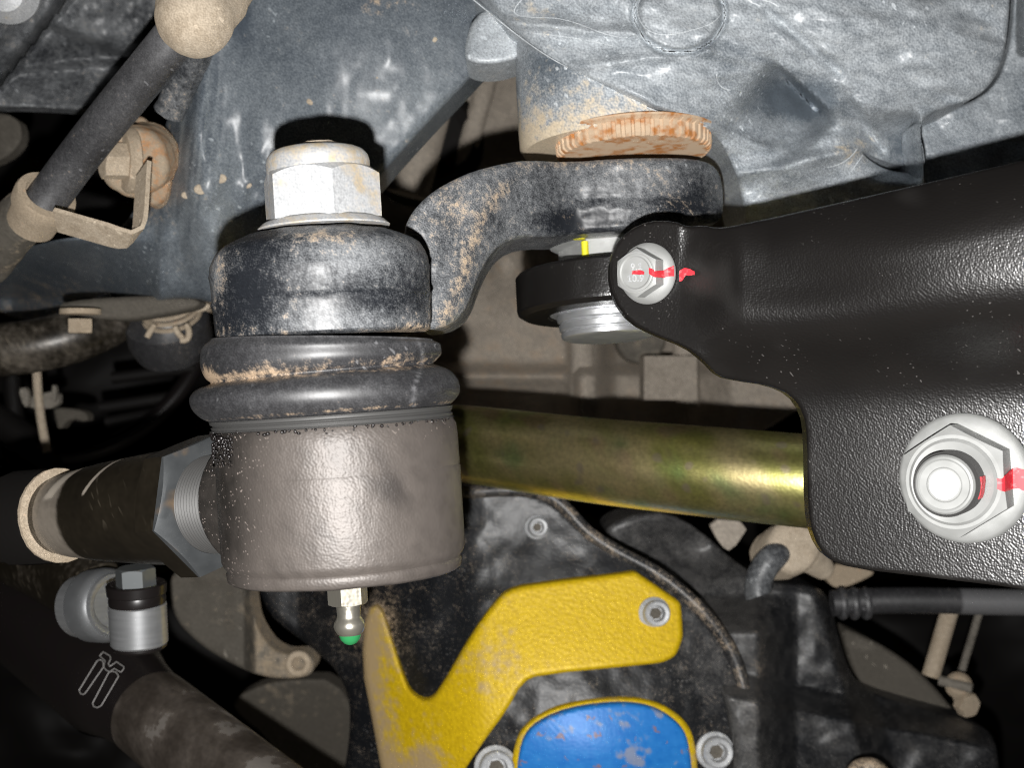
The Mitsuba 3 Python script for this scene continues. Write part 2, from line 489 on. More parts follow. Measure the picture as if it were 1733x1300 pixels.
def hexagon(R, h, rot=0.0, top=0.12, bottom=0.0, bore=0.0):
    """A hexagon prism, corners at R, standing on z = 0, its corners chamfered as on a nut."""
    a = np.radians(rot) + np.arange(6) * np.pi / 3
    pts = np.stack([R * np.cos(a), R * np.sin(a)], -1)
    m = m3.Manifold.extrude(m3.CrossSection([pts.tolist()]), h)
    k = R * (1 - 0.866) * 1.25
    c = k * 0.55 * max(1.0, top)
    prof = [[0, 0], [R - (k if bottom else 0), 0]] + ([[R + 1e-4, c]] if bottom else [[R + 1e-4, 0]]) + ([[R + 1e-4, h - c], [R - k, h]] if top else [[R + 1e-4, h]]) + [[0, h]]
    m = m ^ m3.Manifold.revolve(m3.CrossSection([prof]), 96)
    if bore:
        m = m - m3.Manifold.cylinder(h * 3, bore, bore, 64).translate((0, 0, -h))
    return to_tm(m)


def slab(poly_pts, h, z=0.0, soft=1):
    g = Polygon(chaikin(poly_pts, soft)).buffer(0)
    g = max(getattr(g, 'geoms', [g]), key=lambda q: q.area)
    m = trimesh.creation.extrude_polygon(g, h, engine='earcut')
    m.apply_translation([0, 0, z])
    return m


def threads(r, z0, z1, pitch, depth):
    prof, z = [], z0
    while z < z1 - 1e-9:
        prof += [(r - depth, z), (r - depth, z + 0.12 * pitch), (r, z + 0.5 * pitch), (r, z + 0.62 * pitch)]
        z += pitch
    return prof


def rough(mesh, amp, freq, seed=0):
    """The mesh with its points moved along their normals by noise."""
    v, f, n = meshkit.arrays(mesh, True)
    # twin points along crisp edges move alike: the noise is read at their place, the direction is averaged
    key = np.round(v * 1e6).astype(np.int64)
    _, inv = np.unique(key, axis=0, return_inverse=True)
    s = np.zeros((inv.max() + 1, 3))
    np.add.at(s, inv.ravel(), n)
    s /= np.linalg.norm(s, axis=1, keepdims=True) + 1e-12
    d = (nfbm(v * freq, 3, seed) - 0.5) * 2 * amp
    return TM(v + s[inv.ravel()] * d[:, None], f)


# ------------------------------------------------------------------ ground and far underbody
g = trimesh.creation.box([6, 6, 0.02])
g.apply_translation([0, 1.5, -0.01])
add('ground', g, 'm_dim', False, uv=(0.2, 0.3), kind='structure', label='dark workshop floor far below the parts')

under = relief([(-500, -400), (2200, -400), (2200, 1560), (1500, 1500), (300, 1500), (-500, 1500)],
               lambda x, y: 1.25 + 0.10 * (nfbm(np.stack([x / 260, y / 160, x * 0], -1), 3, 3) - 0.5), 0.05, 5, 26)
add('underbody', under, 'm_matte_black', True, kind='structure', label='black underside of the vehicle far behind everything')

# ------------------------------------------------------------------ engine block behind the tube
def eng_depth(x, y):
    d = 0.86 + 0 * x
    d = d - 0.030 * (np.clip((x - 960) / 20, 0, 1) - np.clip((x - 1010) / 25, 0, 1))
    d = d + 0.025 * np.clip((x - 1010) / 30, 0, 1) * np.clip((1240 - x) / 60, 0, 1)
    d = d - 0.02 * np.clip((y - 615) / 18, 0, 1) + 0.02 * np.clip((y - 640) / 20, 0, 1) * np.clip((970 - x) / 30, 0, 1)
    d = d - 0.03 * blob(x, y, 860, 450, 46, 60) + 0.02 * blob(x, y, 1085, 575, 40)
    d = d - 0.02 * np.clip((x - 1165) / 14, 0, 1)
    return d + 0.008 * (nfbm(np.stack([x / 60, y / 60, 0 * x], -1), 2, 5) - 0.5)


e = 'engine_block'
m = relief([(600, -60), (960, -60), (1420, 300), (1420, 770), (640, 770)], eng_depth, 0.1, 6, 9)
add(e + '__casting', m, 'm_engine', True, uv=lambda v: (0.15 + 0.25 * nfbm(v * 30, 2, 4), 0.15 + 0.5 * nfbm(v * 25, 3, 8)))
m = cat(tube([P(760, 60, 0.80), P(690, 330, 0.80)], 0.012, 20), tube([P(850, 40, 0.82), P(770, 330, 0.82)], 0.006, 20))
add(e + '__rib', m, 'm_engine', True, uv=(0.1, 0.5))
m = put(revolve([(0, 0.02), (0.006, 0.02), (0.0135, 0.02), (0.0150, 0.018), (0.0150, 0), (0, 0)][::-1], 48), P(1080, 575, 0.87), (0, -1, 0))
add(e + '__plug', m, 'm_dim', True, uv=(0.2, 0.3))
for a, b in (((985, 500), (985, 690)), ((1150, 470), (1165, 690)), ((905, 420), (935, 520))):
    add(e + '__rib', tube([P(*a, 0.83), P(*b, 0.83)], 0.007, 12), 'm_engine', True, uv=(0.1, 0.5))
m = trimesh.creation.box([0.03, 0.03, 0.025])
m.apply_translation(P(1130, 640, 0.82))
add(e + '__boss', m, 'm_engine', False, uv=(0.1, 0.3))
tag(e, 'blurred beige dusty engine block deep behind the gold tube', 'engine block')
m = put(revolve([(0, 0), (0.030, 0), (0.034, 0.004), (0.034, 0.03), (0.026, 0.036), (0.022, 0.030), (0, 0.030)], 64), P(700, 260, 0.84), (0.35, -1, 0.15))
add('round_pulley', m, 'm_matte_black', 30, label='dark round pulley half hidden behind the blue grey frame edge', category='pulley')

# ------------------------------------------------------------------ frame rail, the big blue grey piece behind the lock nut
def frame_depth(x, y):
    d = 0.565 - 0.020 * blob(x, y, 600, 60, 240, 260)
    d = d + 0.055 * np.clip((y - 300) / 260, 0, 1) ** 1.6
    d = d + 0.05 * np.clip((345 - x) / 110, 0, 1.6) ** 1.5 * np.clip((430 - y) / 150, 0.15, 1)
    d = d - 0.012 * blob(x, y, 345, 330, 40, 180) + 0.004 * np.sin((x + 0.25 * y) / 16) * blob(x, y, 320, 200, 45, 160)
    n = nfbm(np.stack([x / 55, y / 80, 0 * x], -1), 3, 2) - 0.5
    d = d + 0.20 * np.clip((270 - x) / 250, 0, 1) * np.clip((y - 395) / 110, 0, 1)
    return d + 0.008 * n * (0.35 + blob(x, y, 300, 400, 220, 160))


rail = relief([(405, -60), (930, -60), (870, 50), (800, 128), (720, 212), (640, 302), (560, 400), (470, 520), (400, 530), (330, 500), (250, 510), (160, 536),
               (60, 548), (-30, 520), (-40, 430), (40, 420), (120, 400), (190, 400), (235, 350), (268, 250), (290, 180), (325, 100), (385, 30)], frame_depth, 0.03, 16, 4)


def rail_uv(v):
    x, y = px(v)
    t = 0.75 * blob(x, y, 262, 280, 32, 90) + 0.35 * blob(x, y, 640, 5, 60, 25) + 0.12 * blob(x, y, 330, 320, 60, 60)
    t = t + 0.3 * np.clip((300 - x) / 200, 0, 1) * np.clip((y - 430) / 70, 0, 1)
    g = 0.30 + 0.18 * blob(x, y, 340, 330, 90, 150) + 0.12 * blob(x, y, 700, 190, 150, 70) - 0.1 * np.clip((y - 400) / 100, 0, 1)
    st = nfbm(np.stack([(x + 0.10 * y) / 5.0, y / 70, 0 * x], -1), 2, 31) - 0.5
    g = g + 0.9 * st * blob(x, y, 325, 220, 65, 170) - 0.5 * blob(x, y, 408, 20, 14, 45) + 0.25 * (nfbm(np.stack([x / 90, y / 90, 0 * x], -1), 3, 33) - 0.5)
    return t, g


add('frame_rail__web', rail, 'm_cast', True, uv=rail_uv)
tag('frame_rail', 'wide blue grey dusty frame rail behind the white lock nut', 'frame rail')
spots = []
for sx, sy, r in ((527, 171, 7), (373, 302, 9), (340, 320, 10), (733, 66, 6), (636, 130, 5), (419, 313, 6), (315, 330, 7), (288, 325, 6)):
    b = trimesh.creation.icosphere(2, r / F * 0.55)
    b.apply_scale([1.2, 0.25, 0.9])
    b.apply_translation(P(sx, sy, float(frame_depth(np.array(float(sx)), np.array(float(sy)))) + 0.0003))
    spots.append(b)
add('frame_rail__mud_splash', cat(*spots), 'm_tan', True, uv=(0.0, 0.6), kind='stuff')

# ------------------------------------------------------------------ panels at the upper left
def panel_depth(x, y):
    d = 0.68 - 0.02 * np.clip((y - 60) / 120, 0, 1)
    s = (x - 110) * 0.79 + (y - 0) * 0.62
    d = d - 0.010 * np.exp(-(s / 7) ** 2) - 0.012 * (s > 0)
    s2 = (y - (45 + (x - 95) * 0.42))
    d = d - 0.010 / (1 + np.exp(-s2 / 3)) * (s > 0)
    d = d + 0.010 / (1 + np.exp(-(y - 122 + 0.1 * x) / 3))
    return d + 0.006 * (nfbm(np.stack([x / 30, y / 30, 0 * x], -1), 3, 6) - 0.5)


m = relief([(-60, -60), (330, -60), (330, 60), (255, 165), (150, 188), (60, 180), (-60, 180)], panel_depth, 0.012, 5, 5)
add('splash_panel', m, 'm_grime', True, uv=lambda v: (0.05 + 0 * v[:, 0], 0.25 + 0.45 * nfbm(v * 40, 3, 9)), label='dusty dark ribbed panel in the upper left corner', category='panel')
m = relief([(-60, 192), (28, 190), (42, 235), (10, 270), (-60, 290)], 0.74, 0.01, 4, 8)
add('under_panel', m, 'm_dim', True, uv=(0.0, 0.1), label='small dark panel below the ribbed panel at the left edge', category='panel')
m = put(revolve([(0, 0), (0.012, 0), (0.012, 0.004), (0.007, 0.010), (0, 0.011)], 40), P(18, -14, 0.55), (0.1, -1, -0.3))
add('cap_corner', m, 'm_nut', 30, label='white cap cut off by the top left corner', category='cap')

# tan hose end with a black rubber hose under it
hz = lambda p: smin(capsule(p, P(345, -60, 0.47), P(330, 30, 0.455), 0.0155, 0.0125), capsule(p, P(390, -40, 0.47), P(378, -5, 0.465), 0.009, 0.007), 0.008)
m = nets(lambda p: hz(p) - 0.0012 * (nfbm(p * 160, 2, 3) - 0.5), P(345, 0, 0.47) - [0.03, 0.03, 0.03], P(345, 0, 0.47) + [0.03, 0.025, 0.025], 0.0012)
add('rubber_hose__end_cap', m, 'm_tan', True, uv=lambda v: (0.0 + 0 * v[:, 0], 0.4 + 0.3 * nfbm(v * 60, 2, 1)), label='tan mud coated end cap')
m = tube([P(330, 20, 0.485), P(270, 95, 0.49), P(180, 205, 0.505), P(75, 345, 0.52)], 0.0076, 60, 40)
add('rubber_hose__hose', m, 'm_rubber', True, uv=lambda v: (0 * v[:, 0], 0.12 + 0.5 * nfbm(v * 45, 2, 3) + 0.35 * np.clip((130 - px(v)[1]) / 80, 0, 1)))  # upper end painted greyer to give the rubber its sheen
tag('rubber_hose', 'black rubber hose slanting down from a tan end cap to the tan fitting', 'hose')
m = tube([P(345, 60, 0.53), P(318, 120, 0.54), P(285, 190, 0.55)], 0.006, 40, 20)
add('corrugated_sleeve', rough(m, 0.0006, 300, 1), 'm_grime', True, uv=(0.1, 0.35), label='thin grey sleeve running close behind the black rubber hose', category='sleeve')

h = 'hose_fitting'
ax = unit(P(75, 345, 0.52) - P(180, 205, 0.505))
m = put(revolve([(0.0074, -0.001), (0.0080, -0.0025), (0.0108, -0.0022), (0.0114, -0.0005), (0.0112, 0.004), (0.0098, 0.007), (0.0092, 0.014), (0, 0.016)], 64), P(76, 336, 0.52), unit(ax + [0, 0.35, 0]))
add(h + '__collar', m, 'm_tan', 35, uv=(0.1, 0.1))
m = nets(lambda p: capsule(p, P(40, 365, 0.54), P(-30, 440, 0.56), 0.0095, 0.011) - 0.002 * (nfbm(p * 120, 2, 2) - 0.5), P(15, 395, 0.54) - 0.035, P(15, 395, 0.54) + 0.035, 0.0016)
add(h + '__body', m, 'm_dim', True, uv=(0.25, 0.0))
tag(h, 'tan mud coated fitting that holds the lower end of the rubber hose', 'hose fitting')

# bracket of bent strip, boss and bolt
b_ = 'strip_bracket'
def strip(pts_, w, t, up):
    """A bent flat strip along pts_, its width along up."""
    c = np.asarray(pts_, float)
    tt = np.gradient(c, axis=0)
    tt /= np.linalg.norm(tt, axis=1, keepdims=True)
    u = np.asarray(up, float) - tt * (tt @ np.asarray(up, float))[:, None]
    u /= np.linalg.norm(u, axis=1, keepdims=True)
    nn = np.cross(tt, u)
    ring = [(-1, -1), (1, -1), (1, 1), (-1, 1)]
    v = np.stack([c + a * u * w / 2 + b * nn * t / 2 for a, b in ring], 1).reshape(-1, 3)
    f = []
    for i in range(len(c) - 1):
        for j in range(4):
            a, b, c2, d2 = i * 4 + j, i * 4 + (j + 1) % 4, (i + 1) * 4 + (j + 1) % 4, (i + 1) * 4 + j
            f += [[a, b, c2], [a, c2, d2]]
    k = (len(c) - 1) * 4
    f += [[0, 2, 1], [0, 3, 2], [k, k + 1, k + 2], [k, k + 2, k + 3]]
    return TM(v, f)


leg = np.vstack([np.linspace(P(95, 372, 0.50), P(200, 402, 0.50), 8), P(218, 405, 0.501)[None], P(231, 397, 0.503)[None], P(236, 383, 0.505)[None],
                 np.linspace(P(238, 365, 0.507), P(243, 286, 0.515), 6)])
add(b_ + '__strip', strip(leg, 0.0125, 0.0016, (-0.55, 0.8, -0.35)), 'm_tan', 40, uv=(0.0, 0.55))
m = nets(lambda p: cyl(p, P(250, 262, 0.575), P(225, 275, 0.545), 0.0135, 0.003) - 0.0015 * (nfbm(p * 180, 2, 4) - 0.5), P(240, 270, 0.56) - 0.025, P(240, 270, 0.56) + 0.025, 0.0012)
add(b_ + '__boss', m, 'm_tan', True, uv=(0.45, -0.1))
tag(b_, 'tan bent strip bracket beside the black rubber hose', 'bracket')
bx = unit((-0.86, -0.5, -0.05))
m = cat(put(revolve([(0, 0), (0.0125, 0), (0.0125, 0.0025), (0.011, 0.004), (0, 0.004)], 48), P(226, 272, 0.545), bx))
add('mud_bolt__washer', m, 'm_tan', 30, uv=(0.15, 0.2))
add('mud_bolt__head', put(hexagon(0.0072, 0.009, 10), P(212, 273, 0.541), bx), 'm_tan', 30, uv=(0.1, 0.4))
tag('mud_bolt', 'tan muddy hex bolt half behind the black rubber hose', 'bolt')
m = relief([(225, 200), (245, 195), (262, 225), (285, 212), (292, 290), (282, 345), (240, 350), (215, 290)], 0.572, 0.02, 8, 6)
add('mud_bolt_plate', m, 'm_tan', True, uv=(0.5, -0.2), label='rusty tan mounting plate between hose and frame rail', category='mounting plate')

# ------------------------------------------------------------------ hoses and clamps in the dark at the left
m = tube([P(-60, 590, 0.66), P(40, 588, 0.66), P(120, 570, 0.665), P(195, 535, 0.68)], 0.0125, 50, 32)
add('coolant_hose', m, 'm_sleeve', True, uv=(0.36, 0.0), label='thick dim grey hose curving along the left edge below the frame rail', category='hose')
ha = unit((-0.05, -0.62, 0.80))
hc = P(288, 524, 0.668)
m = put(revolve([(0, -0.030), (0.012, -0.029), (0.0185, -0.024), (0.0205, -0.016), (0.0200, -0.007), (0.0150, -0.003), (0.0128, 0.002), (0.0128, 0.03), (0, 0.03)], 64), hc + [-0.004, 0.004, 0.001], ha)
add('radiator_hose', rough(m, 0.0006, 90, 2), 'm_rubber', True, uv=(0.05, 0.12), label='dark bulging hose end with two spring clamps left of the arm eye', category='hose')
m = tube([P(350, 495, 0.69), P(400, 440, 0.71)], 0.0128, 12, 40)
add('heater_hose', m, 'm_rubber', True, uv=(0.05, 0.2), label='dark hose stub inside the upper spring clamp behind the arm eye', category='hose')
ring = lambda z0, r: [(r, z0), (r + 0.0013, z0), (r + 0.0013, z0 + 0.0017), (r, z0 + 0.0017), (r, z0)]
for key, c0, az, r, ears, lab in (('spring_clamp', hc, ha, 0.0130, [[(262, 549), (256, 558), (249, 571)], [(296, 553), (303, 566), (310, 573)], [(314, 550), (320, 562), (318, 572), (306, 576)]], 'lower tan spring clamp with bent ears on the bulging hose'),
                                 ('spring_clamp_001', P(356, 484, 0.675), unit((0.62, -0.45, 0.55)), 0.0130, [[(326, 516), (333, 523), (344, 522), (354, 515)]], 'upper tan spring clamp half hidden by the arm eye')):
    for z0 in (-0.0035, 0.0, 0.0032):
        add(key + '__band', put(revolve(ring(z0, r), 64), c0, az), 'm_tan', 30, uv=(0.15, 0.3))
    for path in ears:
        add(key + '__ear', tube([P(x, y, 0.648) for x, y in path], 0.0014, 12, 10), 'm_tan', True, uv=(0.0, 0.5))
    tag(key, lab, 'hose clamp', 'spring clamps on the dark hoses')
m = put(hexagon(0.0055, 0.006, 15), P(136, 540, 0.60), (0, 0, -1))
m2 = put(revolve([(0, -0.001), (0.0085, -0.001), (0.0085, 0.0012), (0, 0.0012)], 32), P(136, 527, 0.60), (0, 0, -1))
add('small_bolt__head', m, 'm_tan', 30, uv=(0, 0.2))
add('small_bolt__washer', m2, 'm_tan', 30, uv=(0, 0.1))
tag('small_bolt', 'small pale bolt under the frame rail at the left', 'bolt')
m = relief([(95, 512), (200, 502), (330, 500), (345, 520), (270, 535), (200, 545), (110, 530)], 0.612, 0.012, 9, 6)
add('rail_lip', m, 'm_dim', True, uv=(0.05, -0.1), label='grey lip along the lower edge of the frame rail', category='bracket')
m = tube([P(62, 612, 0.78), P(68, 700, 0.78), P(80, 765, 0.78)], 0.0024, 24, 14)
add('brake_line', m, 'm_tan', True, uv=(0, 0.6), label='thin bright vertical pipe in the dark at the left', category='pipe')
add('line_clip', cat(relief([(30, 658), (47, 655), (50, 688), (40, 690)], 0.77, 0.004, 2, 4, 1), relief([(87, 652), (95, 652), (94, 680), (89, 682)], 0.77, 0.004, 2, 4, 1),
                     relief([(44, 672), (100, 660), (100, 690), (50, 694)], 0.785, 0.006, 2, 5, 1)), 'm_dim', True, uv=(0, 1.0), label='pale plastic clip around the thin bright pipe', category='clip')
m = relief([(92, 690), (130, 692), (150, 700), (148, 716), (118, 708), (100, 732), (92, 700)], 0.80, 0.01, 4, 5, 1)
add('small_bracket', m, 'm_dim', True, uv=(0.1, 0.1), label='small dim bracket right of the thin bright pipe', category='bracket')
for k, (a, b) in enumerate((((170, 690), (290, 672)), ((180, 715), (260, 700)), ((190, 640), (330, 622)))):
    add('dark_pipe', tube([P(*a, 0.92), P(*b, 0.92)], 0.004, 12, 16), 'm_matte_black', True, uv=None,
        label=('upper', 'lower', 'topmost')[k] + ' of the three dim pipes in the dark left of the rubber boot', category='pipe', group='dim pipes in the dark')

m = tube([P(110, 770, 0.90), P(190, 752, 0.90), P(270, 700, 0.91), P(320, 640, 0.92), P(345, 590, 0.93)], 0.0055, 50, 18)
add('wiring_loom', m, 'm_black', True, label='dim black wiring loom curving up in the dark left of the rubber boot', category='wiring loom')
m = cat(tube([P(-20, 700, 0.95), P(40, 740, 0.94), P(120, 800, 0.93)], 0.010, 30, 20), tube([P(20, 640, 0.96), P(30, 760, 0.95)], 0.006, 12, 16))
add('dark_hose', m, 'm_matte_black', True, label='dark hose junction at the left edge above the drag link clamp', category='hose')
# ------------------------------------------------------------------ steering box casting at the upper right
def box_depth(x, y):
    d = 0.515 - 0.030 * blob(x, y, 1120, -20, 330, 170) - 0.024 * blob(x, y, 1090, 160, 170, 110) - 0.020 * blob(x, y, 1480, 60, 230, 120)
    d = d + 0.03 * np.clip((y - 200) / 190, 0, 1.2) ** 1.4 - 0.012 * blob(x, y, 1330, 290, 170, 60)

    def pocket(a, b, amp, w):
        a, b = np.array(a, float), np.array(b, float)
        ab = b - a
        L = np.hypot(*ab)
        t = ((x - a[0]) * ab[0] + (y - a[1]) * ab[1]) / L ** 2
        s = -((x - a[0]) * ab[1] - (y - a[1]) * ab[0]) / L
        sm = np.clip(s / 10, 0, 1)
        win = 1 / (1 + np.exp(-(t + 0.0) / 0.06)) / (1 + np.exp((t - 1) / 0.06))
        return amp * sm * np.exp(-np.clip(s, 0, None) / w) * win
    d = d + pocket((1322, 112), (1407, 192), 0.055, 85) + pocket((1556, 200), (1562, 296), 0.045, 60) + pocket((1445, 165), (1500, 250), 0.014, 30)
    r = np.hypot(x - 1150, (y - 22) * 1.15)
    d = d - 0.004 / (1 + np.exp((r - 72) / 2.5)) + 0.006 * np.exp(-((r - 76) / 5) ** 2)
    for (ax_, ay, bx_, by, k) in ((800, 30, 1090, 60, 0.0035), (960, 115, 1200, 85, 0.003), (1000, 130, 1300, 250, 0.003), (1240, 300, 1480, 245, 0.004), (1300, 20, 1420, 120, -0.004)):
        q = np.array([bx_ - ax_, by - ay], float)
        L = np.hypot(*q)
        t = np.clip(((x - ax_) * q[0] + (y - ay) * q[1]) / L ** 2, 0, 1)
        dd = np.hypot(x - ax_ - t * q[0], y - ay - t * q[1])
        d = d - k * np.exp(-(dd / 9) ** 2)
    n = 1.3 * (nfbm(np.stack([(x + 0.5 * y) / 120, (y - 0.25 * x) / 48, 0 * x], -1), 3, 12) - 0.5)
    return d + 0.009 * n


up = unit((-0.05, 0.10, 1.0))                        # the sector shaft leans a little
D5 = 0.515                                            # its distance
k5 = D5 / F
K5 = D5 / 0.475
s5 = lambda pr: [(r * K5, z * K5) for r, z in pr]
SH = lambda y: P(1055 + (y - 430) * 0.05, y, D5) * [1, 0, 1] + [0, D5 + (430 - y) * k5 * 0.10, 0]
s_ = 'steering_box'
m = relief([(770, -70), (1712, -70), (1706, 60), (1690, 125), (1655, 165), (1600, 182), (1562, 196), (1556, 225), (1566, 262), (1566, 340), (1440, 370), (1268, 420), (1256, 330),
            (1238, 272), (1205, 216), (1090, 178), (1010, 140), (955, 112), (900, 78), (845, 20)], box_depth, 0.05, 9, 5,
           holes=[[(1453, 252), (1490, 270), (1520, 280), (1557, 282), (1557, 294), (1510, 291), (1475, 275)]])


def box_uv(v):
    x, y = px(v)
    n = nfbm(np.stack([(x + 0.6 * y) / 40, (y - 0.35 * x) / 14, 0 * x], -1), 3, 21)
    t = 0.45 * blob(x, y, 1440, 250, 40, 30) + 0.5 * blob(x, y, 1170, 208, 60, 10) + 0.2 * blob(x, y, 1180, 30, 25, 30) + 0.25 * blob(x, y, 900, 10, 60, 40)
    dark = 0.95 * blob(x, y, 1350, 170, 62, 30) + 0.35 * blob(x, y, 1530, 255, 30, 40) + 0.25 * blob(x, y, 1240, 90, 60, 26)  # shade painted into the pockets by lowering the grey; one more dark spot
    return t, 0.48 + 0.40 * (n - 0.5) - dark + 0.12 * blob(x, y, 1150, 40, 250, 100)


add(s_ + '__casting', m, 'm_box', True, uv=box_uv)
m = relief([(1550, 200), (1640, 176), (1690, 140), (1712, 60), (1718, -70), (1800, -70), (1800, 330), (1562, 345), (1566, 270)],
           lambda x, y: 0.553 + 0.006 * (nfbm(np.stack([x / 60, y / 40, 0 * x], -1), 3, 2) - 0.5) + 0.02 * np.clip((x - 1722) / 12, 0, 1) * np.clip((95 - y) / 10, 0, 1), 0.03, 9, 5)
add(s_ + '__end_plate', m, 'm_box', True, uv=lambda v: (0.0 * v[:, 0], 0.15 + 0.5 * nfbm(v * 50, 3, 2)), label='smooth grey end plate with a rounded edge')
for path in ([(790, -10), (832, 24), (905, 80), (960, 113)], [(893, -10), (872, 22), (935, 30), (1000, 48), (1062, 63)], [(905, 56), (960, 62), (1040, 78)],
             [(1088, -8), (1081, 28), (1096, 50), (1130, 58), (1172, 50), (1208, 36), (1224, 8)], [(1213, 125), (1217, 142), (1236, 152)], [(1095, 181), (1150, 201), (1196, 214)],
             [(1450, 252), (1430, 272), (1400, 283)], [(1460, 262), (1440, 290)]):
    q = smoothpath(np.c_[np.array(path, float), np.zeros(len(path))], 8 * len(path))[:, :2]
    dd = box_depth(q[:, 0], q[:, 1])
    add(s_ + '__parting_line', tube(P(q[:, 0], q[:, 1], dd + 0.0001), 0.00021, len(q), 8, smooth=False), 'm_box', True, uv=(0.15, 1.0))
m = relief([(806, 10), (930, 0), (960, 80), (905, 86), (850, 108), (800, 108), (782, 92)], lambda x, y: 0.515 + 0.0005 * (108 - y) * 0.2, 0.03, 14, 5)
add(s_ + '__lug', m, 'm_box', True, uv=lambda v: (0.12 + 0 * v[:, 0], 0.45 + 0.35 * nfbm(v * 60, 3, 5)))
m = put(revolve(s5([(0.020, 0.004), (0.026, 0.004), (0.0315, 0.004), (0.0328, 0.006), (0.0330, 0.012), (0.0330, 0.028), (0.0325, 0.045), (0.034, 0.06), (0, 0.06)]), 96), SH(272), up)
add(s_ + '__shaft_housing', m, 'm_box', 40, uv=lambda v: (lambda x, y: (0.05 + 0.85 * np.clip((y - 130) / 110, 0, 1), 0.55 - 0.6 * blob(x, y, 940, 110, 60, 40)))(*px(v)))
m = put(revolve(s5([(0, 0), (0.0245, 0), (0.0255, 0.001), (0.0258, 0.0050), (0.0275, 0.0060), (0.0276, 0.0066), (0.0262, 0.0072), (0, 0.0072)]), 480), SH(268) + [0.005, -0.010, 0], up)
cv = (np.asarray(m.vertices) - SH(268) - [0.005, -0.010, 0]) @ basis(up)
an = np.arctan2(cv[:, 1], cv[:, 0])
cut_ = (np.sin(an * 52) > 0.3) * (cv[:, 2] < 0.0056 * 1.0) * (np.hypot(cv[:, 0], cv[:, 1]) > 0.024)
m.vertices = m.vertices - (cut_ * 0.0008)[:, None] * (np.stack([np.cos(an), np.sin(an), 0 * an], -1) @ basis(up).T)
add(s_ + '__dust_collar', m, 'm_rust', 40, label='rusty orange collar under the shaft housing')
tag(s_, 'large blue grey dust streaked steering box casting above the black bracket', 'steering box')

# ------------------------------------------------------------------ pitman arm: from the shaft to the ball joint
EYE = 0.40
ke = EYE / F
eup = unit((-0.062, 0, 1))
JX = lambda y: P(586 + (y - 990) * 0.062, y, EYE)     # the ball joint's leaning axis
a_ = 'pitman_arm'
arm_out = [(684, 392), (690, 372), (706, 348), (735, 322), (770, 303), (800, 290), (850, 277), (890, 271), (960, 275), (1050, 268), (1150, 267), (1192, 272), (1212, 284), (1221, 304), (1224, 330), (1223, 366), (1212, 377), (1180, 381), (1090, 386),
           (1000, 395), (930, 401), (893, 400), (858, 407), (834, 424), (816, 452), (803, 482), (792, 515), (776, 540), (745, 557), (700, 560), (688, 500), (682, 440)]
ridge = LineString([(940, 284), (905, 288), (872, 302), (842, 330), (818, 366), (800, 410), (782, 470), (752, 545)])


def arm_depth(x, y):
    eye_d = D5 - k5 * np.sqrt(np.clip(178.0 ** 2 - (x - 1050) ** 2, 30.0 ** 2, None))
    bar_d = np.interp(x, [680, 740, 800, 900, 1000, 1100, 1230], [0.424, 0.431, 0.442, 0.463, 0.487, 0.53, 0.56])
    d = smin(eye_d, bar_d, 0.010)
    rd = shapely.distance(shapely.points(np.stack([x, y], -1)), ridge)
    w = np.clip((930 - x) / 90, 0, 1)
    d = d + w * k5 * 0.42 * np.sqrt(rd ** 2 + 8.0 ** 2)
    d = d + 0.0007 * np.exp(-((y - (338 - 0.02 * (x - 900))) / 2.5) ** 2) * np.clip((x - 930) / 60, 0, 1) - 0.001 * np.exp(-((y - 352) / 14) ** 2) * np.clip((x - 930) / 60, 0, 1)
    return d + 0.0026 * (nfbm(np.stack([x / 55, y / 45, 0 * x], -1), 3, 9) - 0.5)


m = relief(arm_out, arm_depth, 0.045, 11, 4.5, 1)


def arm_uv(v):
    x, y = px(v)
    ang = blob(x, y, 975, 375, 60, 22) + 0.6 * blob(x, y, 1150, 350, 60, 20)
    rd = shapely.distance(shapely.points(np.stack([x, y], -1)), ridge)
    return 0.10 + 0.35 * np.exp(-(rd / 14) ** 2) * np.clip((900 - x) / 40, 0, 1) + 0.22 * blob(x, y, 760, 370, 45, 80) + 0.25 * blob(x, y, 900, 278, 200, 10), 0.38 + 0.2 * nfbm(v * 90, 2, 3) - 0.7 * ang - 0.25 * blob(x, y, 1170, 330, 50, 40)


add(a_ + '__arm', m, 'm_grime', True, uv=arm_uv)
Y = lambda y: (990 - y) * ke / eup[2]
prof = [(0, Y(571)), (0.0285, Y(571)), (0.0300, Y(566)), (0.0302, Y(556)), (0.0304, Y(525)), (0.0306, Y(514)), (0.0310, Y(509)), (0.0305, Y(503)), (0.0307, Y(470)), (0.0310, Y(461)), (0.0307, Y(456)),
        (0.0305, Y(445)), (0.0296, Y(432)), (0.0283, Y(421)), (0.0266, Y(413)), (0.0237, Y(404)), (0.0210, Y(398)), (0.0185, Y(394)), (0.010, Y(390)), (0, Y(389))]
pp = np.array(prof)
m = put(revolve(pp, 128, 50), JX(990) + [-0.0018, 0, 0], eup)


def eye_uv(v):
    x, y = px(v)
    n = nfbm(v * 120, 3, 6)
    t = 0.06 + 0.35 * blob(x, y, 560, 400, 60, 12) + 0.45 * blob(x, y, 700, 555, 40, 12) + 0.35 * blob(x, y, 372, 455, 12, 60) + 0.2 * np.clip(-np.abs(y - 560) / 10 + 1, 0, 1)
    g = 0.12 + 0.55 * blob(x, y, 600, 430, 90, 55) + 0.45 * blob(x, y, 600, 545, 140, 22) - 0.15 * blob(x, y, 420, 480, 50, 80) + 0.3 * (n - 0.5) + 0.6 * blob(x, y, 366, 450, 14, 50)
    return t, g


add(a_ + '__eye', rough(m, 0.0004, 200, 3), 'm_grime', True, uv=eye_uv)
tag(a_, 'dusty black forged arm bending from the steering box to the ball joint', 'steering arm')

